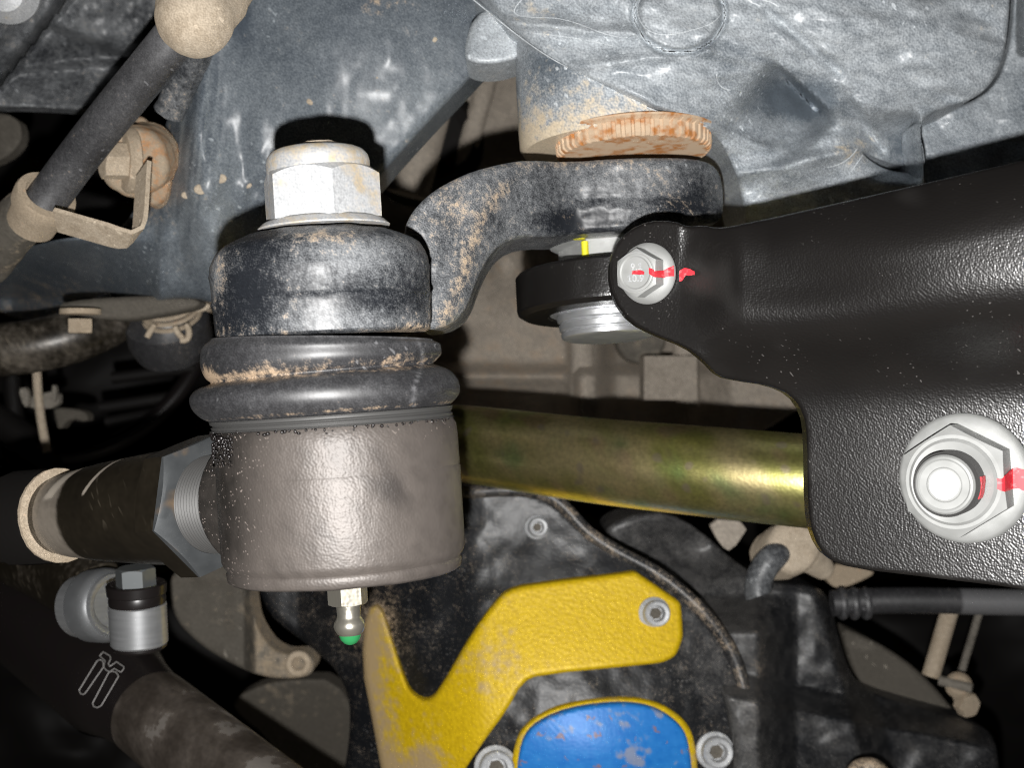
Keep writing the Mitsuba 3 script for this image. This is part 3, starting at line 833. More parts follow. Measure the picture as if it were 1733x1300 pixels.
# lock nut on the stud
n_ = 'lock_nut'
c = JX(990)
prof = [(0, Y(387)), (0.0184, Y(387)), (0.0186, Y(384.5)), (0.0174, Y(377)), (0.0155, Y(371)), (0, Y(370))]
add(n_ + '__flange', put(revolve(prof, 96), c, eup), 'm_nut', 30, uv=(0.42, 0.6))
m = put(hexagon(0.0172, Y(288) - Y(374), 107.5, 1.5), JX(374), eup)
add(n_ + '__hexagon', m, 'm_nut', 20, uv=lambda v: (lambda x, y: (0.04 + 0.5 * blob(x, y, 500, 302, 16, 12) + 0.5 * blob(x, y, 528, 312, 10, 8) + 0.5 * blob(x, y, 556, 300, 14, 10) + 0.45 * np.clip((x - 566) / 6, 0, 1) + 0.45 * np.clip((468 - x) / 6, 0, 1), 0.6))(*px(v)))
prof = [(0, Y(310)), (0.0145, Y(310)), (0.0146, Y(276)), (0.0142, Y(266)), (0.0131, Y(257.5)), (0.0114, Y(252.5)), (0.009, Y(251)), (0.0066, Y(250.5)), (0.0063, Y(256)), (0, Y(256))]
add(n_ + '__collar', put(revolve(prof, 96, 60), c + [-0.0006, 0, 0], eup), 'm_nut', 40, uv=(0.48, 0.6))
prof = [(0, Y(270)), (0.0061, Y(270)), (0.0061, Y(248)), (0.0056, Y(243)), (0.004, Y(239.5)), (0, Y(238))]
add(n_ + '__stud', put(revolve(prof, 64), c, eup), 'm_tan', 30, uv=(0.15, 0.6))
tag(n_, 'white dusty lock nut with round collar on top of the arm eye', 'nut')

# ------------------------------------------------------------------ ball joint with its rubber boot
t_ = 'ball_joint'
B0 = Y(970)
prof = [(0, B0), (0.0316, B0 - 0.0004), (0.0327, B0 + 0.0004), (0.0330, B0 + 0.0024), (0.0325, B0 + 0.0032), (0.0334, B0 + 0.0044), (0.0340, B0 + 0.0058), (0.0342, 0.0150), (0.0342, Y(800)), (0.0339, Y(797)), (0.0340, Y(794)),
        (0.0340, Y(745)), (0.0337, Y(728)), (0.0329, Y(718)), (0, Y(717))]
pp = np.array(prof)
keep = [pp[0]]
for a, b in zip(pp[:-1], pp[1:]):
    n = max(1, int(np.hypot(*(b - a)) / 0.003))
    keep += [a + (b - a) * k / n for k in range(1, n + 1)]
m = put(revolve(keep, 160, 50), c, eup)


def socket_uv(v):
    x, y = px(v)
    left = np.clip((470 - x) / 90, 0, 1)
    return 0.02 + 0.75 * left + 0.35 * np.clip((760 - y) / 40, 0, 1), 0.02 + 0.62 * left + 0.12 * np.clip((770 - y) / 40, 0, 1) - 0.2 * np.clip((y - 900) / 60, 0, 1)


add(t_ + '__socket', rough(m, 0.00018, 260, 3), 'm_socket', True, uv=socket_uv)


def ringloft(rings, n=160, per=8):
    """Rings (centre x, y, slope, radius in pixels at the joint's distance), joined smoothly."""
    q = smoothpath(np.c_[rings], per * len(rings))
    th = np.arange(n) * 2 * np.pi / n
    cx, cy, sl, r = q.T
    cc = P(cx, cy, EYE)
    ex = np.stack([np.ones_like(sl), 0 * sl, -sl], -1) / np.hypot(1, sl)[:, None]
    v = cc[:, None] + (r * ke)[:, None, None] * (np.cos(th)[None, :, None] * ex[:, None] + np.sin(th)[None, :, None] * np.array([0, 1, 0]))
    k = len(q)
    i, j = np.meshgrid(np.arange(k - 1), np.arange(n), indexing='ij')
    a, b, c2, d2 = i * n + j, i * n + (j + 1) % n, (i + 1) * n + (j + 1) % n, (i + 1) * n + j
    f = np.vstack([np.stack([a, b, c2], -1).reshape(-1, 3), np.stack([a, c2, d2], -1).reshape(-1, 3)])
    return TM(v.reshape(-1, 3), f)


rings = [(550, 573, 0.0, 120), (549, 573, 0.0, 160), (547, 575, 0.0, 186), (545.5, 583, -0.015, 197), (545, 593, -0.03, 201.5), (545, 604, -0.045, 202.5), (545, 614, -0.06, 200.5), (545, 622, -0.078, 196), (546, 628, -0.088, 191),
         (546.5, 631.5, -0.09, 187), (547.5, 634, -0.09, 189), (549, 640, -0.083, 206), (550, 646, -0.075, 216), (551, 655, -0.065, 223.5), (552, 667, -0.056, 226.5), (553.5, 679, -0.058, 224), (555, 688, -0.064, 217.5), (558, 697, -0.07, 206), (560, 701, -0.07, 199), (562, 706, -0.07, 196)]
m = ringloft(rings)


def boot_uv(v):
    x, y = px(v)
    yy = y + 0.075 * (x - 550)
    n = nfbm(v * 160, 3, 5)
    t = 0.45 * np.exp(-((yy - 625) / 7) ** 2) * (0.7 + 0.5 * np.clip((560 - x) / 200, -0.3, 1)) + 0.30 * np.exp(-((yy - 613) / 12) ** 2) + 0.4 * np.exp(-((yy - 697) / 4) ** 2) + 0.35 * np.exp(-((yy - 634) / 4) ** 2)
    t = t + 0.5 * blob(x, y, 352, 640, 12, 22)
    seam = np.exp(-((x - (706 + 0.02 * (y - 600) + 9 * np.sin((y - 570) / 22))) / 2.2) ** 2)
    return t - 0.05 + 0.35 * (n - 0.5), 0.18 + 0.75 * seam + 0.25 * (n - 0.5) + 0.25 * np.clip((590 - y) / 20, 0, 1)


add(t_ + '__boot', m, 'm_rubber', True, uv=boot_uv)
rg = [(562, 698, -0.07, 190), (562, 699, -0.07, 200), (562, 702, -0.07, 204), (562.5, 706, -0.068, 203), (563, 708, -0.066, 200), (563.5, 711, -0.065, 203), (564, 716, -0.063, 203), (564, 719, -0.063, 198), (564, 720, -0.063, 180)]
add(t_ + '__retaining_ring', ringloft(rg, per=5), 'm_thread', True)
crumbs = []
for k in range(260):
    if k < 95:
        a = rng.uniform(-np.pi, 0)
        q = P(564 + 202 * math.cos(a), 722 - 0.063 * 202 * math.cos(a) + rng.normal(0, 2.5), EYE)
        q[1] = EYE + 203 * ke * math.sin(a)
    else:
        a = rng.uniform(-2.75, -2.35)
        q = P(566 + 206 * math.cos(a), 735 + abs(rng.normal(0, 22)), EYE)
        q[1] = EYE + 205 * ke * math.sin(a)
    b = trimesh.creation.icosphere(1, abs(rng.normal(0.0, 0.0002)) + 0.00014)
    b.apply_scale(rng.uniform(0.7, 1.4, 3))
    b.apply_translation(q)
    crumbs.append(b)
add(t_ + '__grease_crumb', cat(*crumbs), 'm_black', True, kind='stuff')
# threaded neck
link = unit((-0.8, 0.6, -0.10))
cs = JX(838)
prof = [(0, 0.02), (0.0146, 0.02)] + threads(0.0150, 0.030, 0.058, 0.00125, 0.0006) + [(0.0146, 0.0585), (0, 0.0585)]
add(t_ + '__threaded_neck', put(revolve(prof, 96, 60), cs, link), 'm_thread', 30)
cap = nets(lambda p: smin(cyl(p, cs + link * 0.012, cs + link * 0.040, 0.0192, 0.003), cyl(p, JX(940), JX(735), 0.0295, 0.003), 0.006), cs + [-0.075, -0.05, -0.06], cs + [0.03, 0.07, 0.05], 0.0014)
add(t_ + '__neck_root', cap, 'm_socket', True, uv=socket_uv)
# grease fitting
gb = JX(990) + [0.0002, 0, 0]
gd = -eup
gz = t_ + '__grease_fitting'
gm = lambda y: (y - 990) * ke
add(gz + '__hex', put(hexagon(0.0057, gm(1024), 30 + 12, 1, 1), gb, gd), 'm_chrome', 30)
prof = [(0, 0), (0.0036, 0), (0.0036, gm(1024)), (0.0034, gm(1028)), (0.0033, gm(1042)), (0.0037, gm(1048)), (0.0043, gm(1053)), (0.0045, gm(1060)), (0.0042, gm(1066)), (0.0036, gm(1072)), (0.0031, gm(1075)), (0, gm(1075))]
add(gz, put(revolve(prof, 64, 60), gb, gd), 'm_chrome', 40)
prof = [(0, gm(1072)), (0.0031, gm(1073)), (0.0031, gm(1076)), (0.0027, gm(1083)), (0.0018, gm(1089)), (0.0007, gm(1092)), (0, gm(1092.5))]
add(gz + '__cap', put(revolve(prof, 48, 60), gb, gd), 'm_green', 40, label='green tip of the grease fitting')
tag(t_, 'grey brown ball joint socket with black rubber boot and grease fitting below', 'ball joint')

# drag link: jam nut, sleeve and clamp
l_ = 'drag_link'
sd = lambda L: cs + link * L
add(l_ + '__jam_nut', put(hexagon(0.0222, 0.0100, 24, 0, 1, 0.0140), sd(0.0665), -link), 'm_sleeve', 30, uv=(0.20, 0))
add(l_ + '__nut_face', put(hexagon(0.0222, 0.0027, 24, 1, 0, 0.0150), sd(0.0565), -link), 'm_nutgrey', 30, label='grey end face of the jam nut')  # end face set in a lighter grey than the flanks
prof = []
for L, r in ((0.0660, 0.0), (0.0660, 0.0170), (0.0675, 0.0182), (0.080, 0.0177), (0.104, 0.0162), (0.1224, 0.0143), (0.130, 0.0130), (0.165, 0.0130)):
    prof.append((r, L))
pp = [prof[0], prof[1]]
for a, b in zip(prof[1:-1], prof[2:]):
    n = 6
    pp += [(a[0] + (b[0] - a[0]) * k / n, a[1] + (b[1] - a[1]) * k / n) for k in range(1, n + 1)]
pp.append((0, 0.165))
m = put(revolve(pp, 96, 50), cs, link)


def sleeve_uv(v):
    L = (v - cs) @ link
    hgt = (v - cs - L[:, None] * link)[:, 2] * 1000
    worn = np.clip((L - 0.108) / 0.004, 0, 1) * np.clip((0.1275 - L) / 0.001, 0, 1) * 0.62
    sliver = np.exp(-((L - 0.0955 + 0.00055 * (hgt - 8)) / 0.0011) ** 2) * np.clip((hgt - 5) / 2, 0, 1)
    patch = np.exp(-((L - 0.117 + 0.0006 * (hgt - 7)) / 0.0030) ** 4) * np.clip((hgt - 5) / 1.5, 0, 1)
    return np.maximum.reduce([worn, 1.1 * sliver, 1.3 * patch]), np.maximum(0.6 * sliver, patch)


pp2 = [pp[0]]
for a, b in zip(pp[:-1], pp[1:]):
    n = max(1, int(abs(b[1] - a[1]) / 0.0007))
    pp2 += [(a[0] + (b[0] - a[0]) * k / n, a[1] + (b[1] - a[1]) * k / n) for k in range(1, n + 1)]
m = put(revolve(pp2, 120, 50), cs, link)
add(l_ + '__sleeve', m, 'm_sleeve', True, uv=sleeve_uv)
m = put(revolve([(0.0128, 0), (0.0158, 0), (0.0162, 0.001), (0.0165, 0.022), (0.0128, 0.022), (0.0128, 0)], 14), sd(0.1312), link)
add(l_ + '__clamp', m, 'm_matte_black', 30)
a = np.radians(10) + np.arange(6) * np.pi / 3
hexo = Polygon(chaikin(np.stack([0.0182 * np.cos(a), 0.0182 * np.sin(a)], -1), 2)).difference(shapely.Point(0, 0).buffer(0.0129))
m = put(trimesh.creation.extrude_polygon(hexo, 0.0012, engine='earcut'), sd(0.1300), link)
add(l_ + '__clamp_face', m, 'm_tan', 20, uv=None, label='orange tan dusty end face of the clamp')
add(l_ + '__tube', put(revolve([(0, 0.153), (0.0150, 0.153), (0.0150, 0.30), (0, 0.30)], 64), cs, link), 'm_matte_black', 30)
tag(l_, 'dark drag link with hex jam nut and worn sleeve going left', 'drag link')

# ------------------------------------------------------------------ shaft nut and brace ring under the arm
p_ = 'shaft_nut'
c5 = SH(430)
prof = [(0, 0.0058), (0.0235, 0.0058), (0.0252, 0.0048), (0.0255, 0.0028), (0.0246, 0.0012), (0.022, 0.0), (0, 0.0)][::-1]
add(p_ + '__flange', put(revolve(s5(prof), 96), c5 + up * 0.0024, up), 'm_zinc', 30)
add(p_ + '__hexagon', put(hexagon(0.0236, 0.013, -90 - 38, 0, 1), c5 - up * 0.0103, up), 'm_zinc', 30)
fl = lambda deg, r: c5 + K5 * basis(up) @ np.array([r * math.cos(math.radians(deg)), r * math.sin(math.radians(deg)), 0])
mk = [tube([fl(-128.0, 0.0225) + up * 0.0015, fl(-128, 0.0225) - up * 0.0075], 0.0013, 8, 10), tube([fl(-130, 0.0243) + up * 0.0022, fl(-129.5, 0.0243) + up * 0.0062], 0.0022, 8, 10),
      tube([fl(-133, 0.0310) + up * 0.0085, fl(-126, 0.0305) + up * 0.0080, fl(-120, 0.0302) + up * 0.0078], 0.0011, 8, 10)]
add(p_ + '__paint_mark', cat(*mk), 'm_yellow_mark', True, label='yellow paint check mark across nut and arm')
tag(p_, 'silver white flanged nut with yellow paint mark under the arm', 'nut')

r_ = 'brace_bracket'
cr = SH(505) - [0.003, 0, 0]
prof = [(0.0235, -0.0055), (0.0315, -0.0055), (0.0335, -0.0042), (0.0338, -0.0030), (0.0338, 0.0078), (0.0330, 0.0088), (0.0285, 0.0088), (0.0275, 0.0075), (0.0235, 0.0075), (0.0235, -0.0055)]
add(r_ + '__bearing_ring', put(revolve(s5(prof), 128), cr, up), 'm_powder', 30)
prof = [(0.0150, -0.0048), (0.0228, -0.0048), (0.0234, -0.0040), (0.0234, 0.004), (0.0150, 0.004), (0.0150, -0.0048)]
add('shaft_bearing__race', put(revolve(s5(prof), 96), cr, up), 'm_steel', 30)
prof = [(0, -0.0130), (0.0125, -0.0130), (0.0139, -0.0124), (0.0142, -0.0112), (0.0138, -0.0108), (0.0138, -0.0104), (0.0145, -0.0100), (0.0147, -0.0084), (0.0142, -0.0080), (0.0142, -0.0076), (0.0150, -0.0071), (0.0153, -0.0056), (0.0146, -0.0050), (0.0148, 0.003), (0, 0.003)]
add('shaft_bearing__extension', put(revolve([(r * 1.12, z * 1.05) for r, z in s5(prof)], 96, 45), cr - [0.004, 0, 0], up), 'm_steel', 30)
tag('shaft_bearing', 'silver bearing and shaft end inside the black brace ring', 'bearing')

# the plate of the bracket: it faces left, so its right side is nearer
cb = 0.4636
plane = lambda x: cb / (1 + 0.495 * (x - 866.5) / F)
line = lambda x: 392 - (x - 1190) * 0.2215           # its upper edge


def plate_depth(x, y):
    d = plane(x)
    e = y - (line(x))                                 # pixels below the upper edge
    low = 555 - 0.06 * (x - 1200)
    front = 0.024 / (1 + np.exp((y - (low + 52)) / 30))
    roll = 0.010 * np.clip((120 - e) / 120, 0, 1.5) ** 2 * np.clip((x - 1150) / 150, 0, 1)
    lug = np.clip((1260 - x) / 110, 0, 1)
    lug = lug * lug * (3 - 2 * lug)
    dent = 0.004 * blob(x, y, 1330, 470, 150, 60)
    d = d - front * (1 - lug) - 0.016 * lug + roll + dent
    return d


out = [(1190, 381), (1212, 386), (1246, 382), (1500, 325), (1733, 271), (1800, 255), (1800, 1012), (1733, 997), (1560, 976), (1440, 962), (1398, 945), (1376, 910), (1367, 860), (1366, 740), (1360, 700), (1338, 668),
       (1300, 652), (1250, 645), (1215, 637), (1190, 610), (1160, 587), (1110, 568), (1066, 546), (1038, 508), (1029, 462), (1038, 420), (1062, 390), (1100, 373), (1140, 374), (1165, 384)]
m = relief(out, plate_depth, 0.006, 5, 5, 1)
add(r_ + '__plate', m, 'm_powder', True)
tag(r_, 'black powder coated brace bracket with bent plate at the right', 'bracket')

nb = unit((-0.53, -0.85, -0.03))                        # the bolts' axes
xb = unit(np.cross((0, 0, 1.0), nb)) * 1.0
if xb[0] < 0:
    xb = -xb
sx = lambda x, y: P(x, y, float(plate_depth(np.array([float(x)]), np.array([float(y)]))[0]))

# upper flange bolt
o = sx(1098, 463) + nb * 0.0002
f_ = 'flange_bolt'
kk = 0.435 / F
prof = [(0, 0), (0.0091, 0), (0.0093, 0.0006), (0.0091, 0.0013), (0.0078, 0.0026), (0.006, 0.003), (0, 0.003)]
add(f_ + '__flange', put(revolve(prof, 64), o, nb, xb), 'm_zinc', 40)
add(f_ + '__head', put(hexagon(0.0073, 0.0062, 30, 1), o + nb * 0.0022, nb, xb), 'm_zinc', 25)
add(f_ + '__rim', put(revolve([(0.0046, 0), (0.0057, 0), (0.0057, 0.00045), (0.0054, 0.0006), (0.0050, 0.0006), (0.0046, 0.0003), (0.0046, 0)], 64), o + nb * 0.00835, nb, xb), 'm_zinc', 40)
for txt, dx, dy in (('9.1', -0.0018, 0.0008), ('10.9', -0.0030, -0.0026)):
    t = meshkit.text_mesh(txt, 0.0019, 0.0003, True)
    t.apply_translation([dx, dy, 0])
    add(f_ + '__lettering', put(t, o + nb * 0.0083, nb, xb), 'm_nut', False)
s1 = 0.00118


def paint(path):
    """A thin coat of paint over a stepped surface: (x, z, y from, y to) along the stroke."""
    q = np.array(path, float)
    q = np.vstack([q[i] + (q[i + 1] - q[i]) * np.linspace(0, 1, 5, endpoint=False)[:, None] for i in range(len(q) - 1)] + [q[-1:]])
    wob = 0.00022 * (meshkit.noise(np.stack([q[:, 0] * 1500, q[:, 1] * 1500, 0 * q[:, 0]], -1), 5) - 0.5)
    q[:, 2] += wob
    q[:, 3] += wob[::-1] * 1.5
    t = np.gradient(q[:, :2], axis=0)
    t /= np.linalg.norm(t, axis=1, keepdims=True) + 1e-12
    nrm = np.stack([-t[:, 1], t[:, 0]], -1) * 0.00012
    r4 = [np.stack([q[:, 0], q[:, 2], q[:, 1]], -1), np.stack([q[:, 0], q[:, 3], q[:, 1]], -1)]
    r4 += [r4[1] + np.stack([nrm[:, 0], 0 * nrm[:, 0], nrm[:, 1]], -1), r4[0] + np.stack([nrm[:, 0], 0 * nrm[:, 0], nrm[:, 1]], -1)]
    v = np.stack(r4, 1).reshape(-1, 3)
    f = []
    for i in range(len(q) - 1):
        for j in range(4):
            a1, b1, c1, d1 = i * 4 + j, i * 4 + (j + 1) % 4, (i + 1) * 4 + (j + 1) % 4, (i + 1) * 4 + j
            f += [[a1, b1, c1], [a1, c1, d1]]
    k = (len(q) - 1) * 4
    f += [[0, 2, 1], [0, 3, 2], [k, k + 1, k + 2], [k, k + 2, k + 3]]
    return TM(v, f)


mark = [paint([(-0.0012, 0.00845, -0.0004, 0.0006), (0.0012, 0.00845, -0.0007, 0.0007), (0.0028, 0.00845, -0.0006, 0.0002)]),
        paint([(0.0046, 0.0089, -0.0006, 0.0012), (0.0057, 0.0089, -0.0012, 0.0008), (0.0062, 0.0084, -0.0016, 0.0002), (0.00645, 0.0080, -0.0016, 0.0002), (0.00645, 0.0032, -0.0016, 0.0006), (0.0078, 0.0027, -0.0013, 0.0014), (0.0091, 0.0014, -0.0012, 0.0019)]),
        paint([(0.0102, 0.0001, -0.0028, 0.0002), (0.0112, 0.0001, -0.0025, 0.0010), (0.0122, 0.0001, -0.0012, 0.0011), (0.0138, 0.0001, -0.0011, 0.0009), (0.0152, 0.0001, -0.0010, 0.0001)])]
add(f_ + '__paint_mark', put(cat(*mark), o, nb, xb), 'm_red', 30, label='red paint check mark across bolt and bracket')
tag(f_, 'small silver flange bolt with red mark in the bracket lug', 'bolt')

# lower flange nut on its stud
o = sx(1634, 809) + nb * 0.0002
f_ = 'flange_nut'
prof = [(0, 0), (0.0180, 0), (0.0184, 0.0008), (0.0182, 0.0018), (0.0172, 0.0028), (0.0150, 0.0034), (0.012, 0.0036), (0, 0.0036)]
add(f_ + '__flange', put(revolve(prof, 96), o, nb, xb), 'm_zinc', 40)
add(f_ + '__hexagon', put(hexagon(0.0156, 0.0095, 34, 1), o + nb * 0.0035, nb, xb), 'm_zinc', 25)
prof = [(0.0088, 0), (0.0118, 0), (0.0120, 0.0004), (0.0112, 0.0011), (0.0088, 0.0006), (0.0088, 0)]
add(f_ + '__chamfer', put(revolve(prof, 96), o + nb * 0.0130, nb, xb), 'm_zinc', 40)
prof = [(0, 0.010), (0.0086, 0.010)] + threads(0.0089, 0.0125, 0.0198, 0.0012, 0.0005) + [(0.0086, 0.0202), (0.0080, 0.0210), (0, 0.0210)]
add(f_ + '__threads', put(revolve(prof, 80, 60), o, nb, xb), 'm_thread', 30)
prof = [(0, 0.0205), (0.0081, 0.0205), (0.0081, 0.0214), (0.0076, 0.0220), (0.0070, 0.0222), (0.0066, 0.0219), (0.0048, 0.0219), (0.0045, 0.0222), (0.0028, 0.0223), (0, 0.0223)]
add(f_ + '__stud_end', put(revolve(prof, 80), o, nb, xb), 'm_zinc', 30)
prof = [(0, 0), (0.0040, 0), (0.0040, 0.0002), (0.0036, 0.0004), (0, 0.0004)]
add(f_ + '__stud_center', put(revolve(prof, 48), o + nb * 0.02215, nb, xb), 'm_white', 30)
mark = [paint([(0.0100, 0.0136, -0.0006, 0.0006), (0.0118, 0.0134, -0.0014, 0.0014), (0.0130, 0.0131, -0.0020, 0.0014), (0.0136, 0.0126, -0.0022, 0.0022), (0.0137, 0.0039, -0.0022, 0.0034), (0.0150, 0.0035, -0.0020, 0.0036),
               (0.0172, 0.0029, -0.0030, 0.0030), (0.0183, 0.0019, -0.0036, 0.0018)]),
        slab([(0.0082, 0.0022), (0.0075, -0.0034), (0.0086, -0.0040), (0.0094, 0.0022)], 0.0040, 0.0150, 1)]
add(f_ + '__paint_mark', put(cat(*mark), o, nb, xb), 'm_red', 30, label='red paint check mark across nut and stud')
tag(f_, 'large silver flange nut with stud end and red mark at the right edge', 'nut')

# ------------------------------------------------------------------ gold tube
m = tube(np.c_[np.vstack([P(640, 741, 0.635), P(800, 753, 0.597), P(1000, 779, 0.560), P(1180, 797, 0.538), P(1370, 815, 0.522), P(1600, 835, 0.51)]), [0.0160, 0.0163, 0.0168, 0.0171, 0.0173, 0.0174]], 0, 80, 64)
add('steering_tube', m, 'm_gold_tube', True, label='olive gold zinc plated steering tube crossing behind the ball joint', category='steering tube')

# ------------------------------------------------------------------ differential with yellow rib and blue panel
def diff_base(x, y):
    return 0.655 - 0.03 * blob(x, y, 980, 1250, 360, 260) + 0.035 * np.clip((820 - x) / 240, 0, 1.3) ** 1.5


def diff_depth(x, y):
    return diff_base(x, y) + 0.0035 * (nfbm(np.stack([x / 70, y / 70, 0 * x], -1), 3, 8) - 0.5)


d_ = 'differential'
m = relief([(760, 818), (880, 828), (935, 843), (985, 893), (1095, 958), (1180, 1024), (1238, 1106), (1262, 1185), (1268, 1420), (560, 1420), (596, 1240), (586, 1150), (520, 1090), (450, 1040), (430, 960), (700, 900)], diff_depth, 0.03, 12, 6)


def diff_uv(v):
    x, y = px(v)
    return 0.15 + 0.5 * blob(x, y, 640, 1060, 40, 60) - 0.1, -0.08 + 0.40 * blob(x, y, 1200, 1130, 70, 90) + 0.3 * (nfbm(v * 60, 2, 6) - 0.5)


add(d_ + '__cover', m, 'm_diff', True, uv=diff_uv)
rim = [(778, 832), (880, 830), (938, 845), (990, 896), (1098, 962), (1184, 1030), (1240, 1108), (1262, 1186), (1268, 1340)]
m = tube([P(x, y, float(diff_depth(np.array(float(x)), np.array(float(y)))) - 0.0005) for x, y in rim], 0.0030, 140, 16)
add(d_ + '__rim', rough(m, 0.0002, 120), 'm_diff', True, uv=lambda v: (0.28 + 0.4 * (nfbm(v * 120, 2, 2) - 0.5), 0.3), label='raised dusty rim along the edge of the cover')
yel = [(643, 1023), (660, 1075), (686, 1158), (700, 1178), (723, 1188), (742, 1172), (799, 1072), (837, 1020), (858, 1000), (892, 990), (1060, 970), (1074, 967), (1086, 975), (1140, 1012), (1150, 1019), (1153, 1030), (1156, 1075), (1154, 1085), (1146, 1106), (1140, 1113), (1124, 1121), (1110, 1124), (912, 1143), (884, 1156), (858, 1203),
       (816, 1259), (776, 1320), (720, 1360), (650, 1330), (629, 1214), (612, 1127), (619, 1030)]
m = relief(yel, lambda x, y: diff_base(x, y) - 0.0085, 0.014, 8, 5, 1)


def yel_uv(v):
    x, y = px(v)
    return 0.12 + 0.75 * np.clip((690 - x) / 70, 0, 1) + 0.40 * blob(x, y, 850, 1110, 40, 60) + 0.25 * blob(x, y, 850, 1010, 40, 20) + 0.2 * np.clip((820 - x) / 120, 0, 1) + 0.45 * np.clip((y - 1250) / 50, 0, 1) * np.clip((760 - x) / 40, 0, 1), 0 * x


add(d_ + '__yellow_rib', m, 'm_yellow', True, uv=yel_uv, label='yellow painted rib bent like a check mark')
bl = [(872, 1340), (880, 1255), (908, 1222), (965, 1199), (1045, 1189), (1103, 1195), (1147, 1222), (1166, 1252), (1174, 1340)]
bo = [(862, 1344), (870, 1252), (902, 1214), (962, 1190), (1045, 1180), (1108, 1186), (1155, 1214), (1176, 1248), (1184, 1344)]
m = relief(bo, lambda x, y: diff_base(x, y) - 0.0050, 0.012, 7, 5)
add(d_ + '__yellow_border', m, 'm_yellow', True, uv=(0.35, 0))
m = relief(bl, lambda x, y: diff_base(x, y) - 0.0090 - 0.004 * blob(x, y, 1020, 1300, 130, 90), 0.008, 6, 5)
add(d_ + '__blue_panel', m, 'm_blue', True, uv=lambda v: (lambda x, y: (0.2 * blob(x, y, 1100, 1270, 60, 40) - 0.08, 0 * x))(*px(v)), label='blue painted raised panel with a yellow border')
tag(d_, 'black speckled differential cover with yellow rib and blue panel', 'differential')
for k, (x, y, r, dz, lab) in enumerate(((907, 893, 20, 0.002, 'pale socket screw near the top of the speckled cover'), (1106, 1038, 27, 0.010, 'pale socket screw at the right end of the yellow rib'),
                                         (1208, 1271, 32, 0.006, 'pale socket screw right of the blue panel'), (838, 1298, 36, 0.006, 'pale socket screw left of the blue panel at the bottom edge'))):
    key = 'cover_screw' + (f'_{k:03d}' if k else '')
    dd = float(diff_depth(np.array(float(x)), np.array(float(y)))) - dz + 0.003
    r = r / F * dd
    z = unit((0.25 if x < 1000 else 0.15, -1, 0.25))
    z = unit((0.12, -1, 0.12))
    prof = [(0, 0.004), (r * 0.42, 0.004), (r * 0.5, 0.0085), (r * 0.72, 0.0088), (r * 0.80, 0.0080), (r * 0.80, 0.003), (r * 1.0, 0.0022), (r * 1.0, 0), (0, 0)][::-1]
    add(key + '__head', put(revolve(prof, 48), P(x, y, dd), z), 'm_nut', 30)
    hx = hexagon(r * 0.38, 0.001, 10, 0)
    add(key + '__socket', put(hx, P(x, y, dd) + z * 0.0042, z), 'm_dim', False)
    tag(key, lab, 'screw', 'screws of the differential cover')

# axle casting right of the cover
def axle_depth(x, y):
    d = 0.70 - 0.045 * np.clip((1345 - x) / 60, 0, 1) * np.clip((y - 1010) / 60, 0, 1) + 0.03 * blob(x, y, 1180, 930, 90, 50)
    d = d + 0.03 * np.clip((x - 1380 - 0.28 * (y - 1000)) / 50, 0, 1) - 0.03 * np.clip((y - 1180 - 0.2 * (x - 1440)) / 40, 0, 1)
    return d + 0.005 * (nfbm(np.stack([x / 60, y / 60, 0 * x], -1), 3, 18) - 0.5)


x_ = 'axle_housing'
m = relief([(1060, 870), (1150, 866), (1280, 985), (1378, 990), (1402, 1010), (1420, 1080), (1438, 1140), (1470, 1172), (1560, 1200), (1650, 1222), (1682, 1245), (1692, 1300), (1692, 1420), (1240, 1420), (1240, 1160), (1100, 960), (1010, 905)], axle_depth, 0.05, 18, 6)
add(x_ + '__casting', m, 'm_diff', True, uv=lambda v: (lambda x, y: (-0.1 + 0.3 * blob(x, y, 1285, 1120, 18, 100), 0.30 * np.clip((1330 - x) / 60, 0, 1) + 0.12))(*px(v)))
m = nets(lambda p: cyl(p, P(1470, 1342, 0.64), P(1470, 1322, 0.62), 0.011, 0.004) - 0.001 * (nfbm(p * 150, 2, 1) - 0.5), P(1470, 1330, 0.63) - 0.03, P(1470, 1330, 0.63) + 0.03, 0.0015)
add(x_ + '__boss', m, 'm_diff', True, uv=(0.55, 0.3))
tag(x_, 'black dusty axle housing at the lower right beside the cover', 'axle housing')

# ------------------------------------------------------------------ fittings at the lower right
m = relief([(1195, 878), (1272, 884), (1238, 935), (1220, 925)], 0.70, 0.004, 2, 5, 1)
add('pale_plate', m, 'm_engine', True, uv=(0.0, 0.9), label='pale triangular plate peeking out below the gold tube', category='plate')
m = nets(lambda p: np.minimum(cyl(p, P(1310, 940, 0.68), P(1345, 925, 0.64), 0.0125, 0.004), capsule(p, P(1345, 925, 0.66), P(1390, 960, 0.67), 0.009, 0.006)) - 0.002 * (nfbm(p * 120, 2, 6) - 0.5), P(1340, 935, 0.66) - 0.035, P(1340, 935, 0.66) + 0.035, 0.0015)
add('pipe_union', m, 'm_tan', True, uv=lambda v: (0.0 * v[:, 0], 0.55 + 0.3 * nfbm(v * 80, 2, 3)), label='tan muddy pipe union under the black bracket', category='pipe fitting')
m = tube([P(1325, 945, 0.65), P(1302, 950, 0.64), P(1288, 972, 0.64), P(1285, 1010, 0.64)], 0.0062, 40, 28)
add('elbow_pipe', m, 'm_grime', True, uv=(0.0, 0.4), label='dark elbow pipe bending down from the tan union into the axle', category='pipe')
m = relief([(1385, 950), (1480, 965), (1478, 975), (1420, 1000), (1398, 985)], 0.72, 0.006, 4, 5)
add('pale_bracket', m, 'm_tan', True, uv=(0.1, -0.2), label='pale brown bracket under the lower edge of the black bracket', category='bracket')
m = tube([P(1408, 1022, 0.70), P(1500, 1017, 0.70), P(1620, 1018, 0.70), P(1800, 1019, 0.70)], 0.0064, 40, 28)
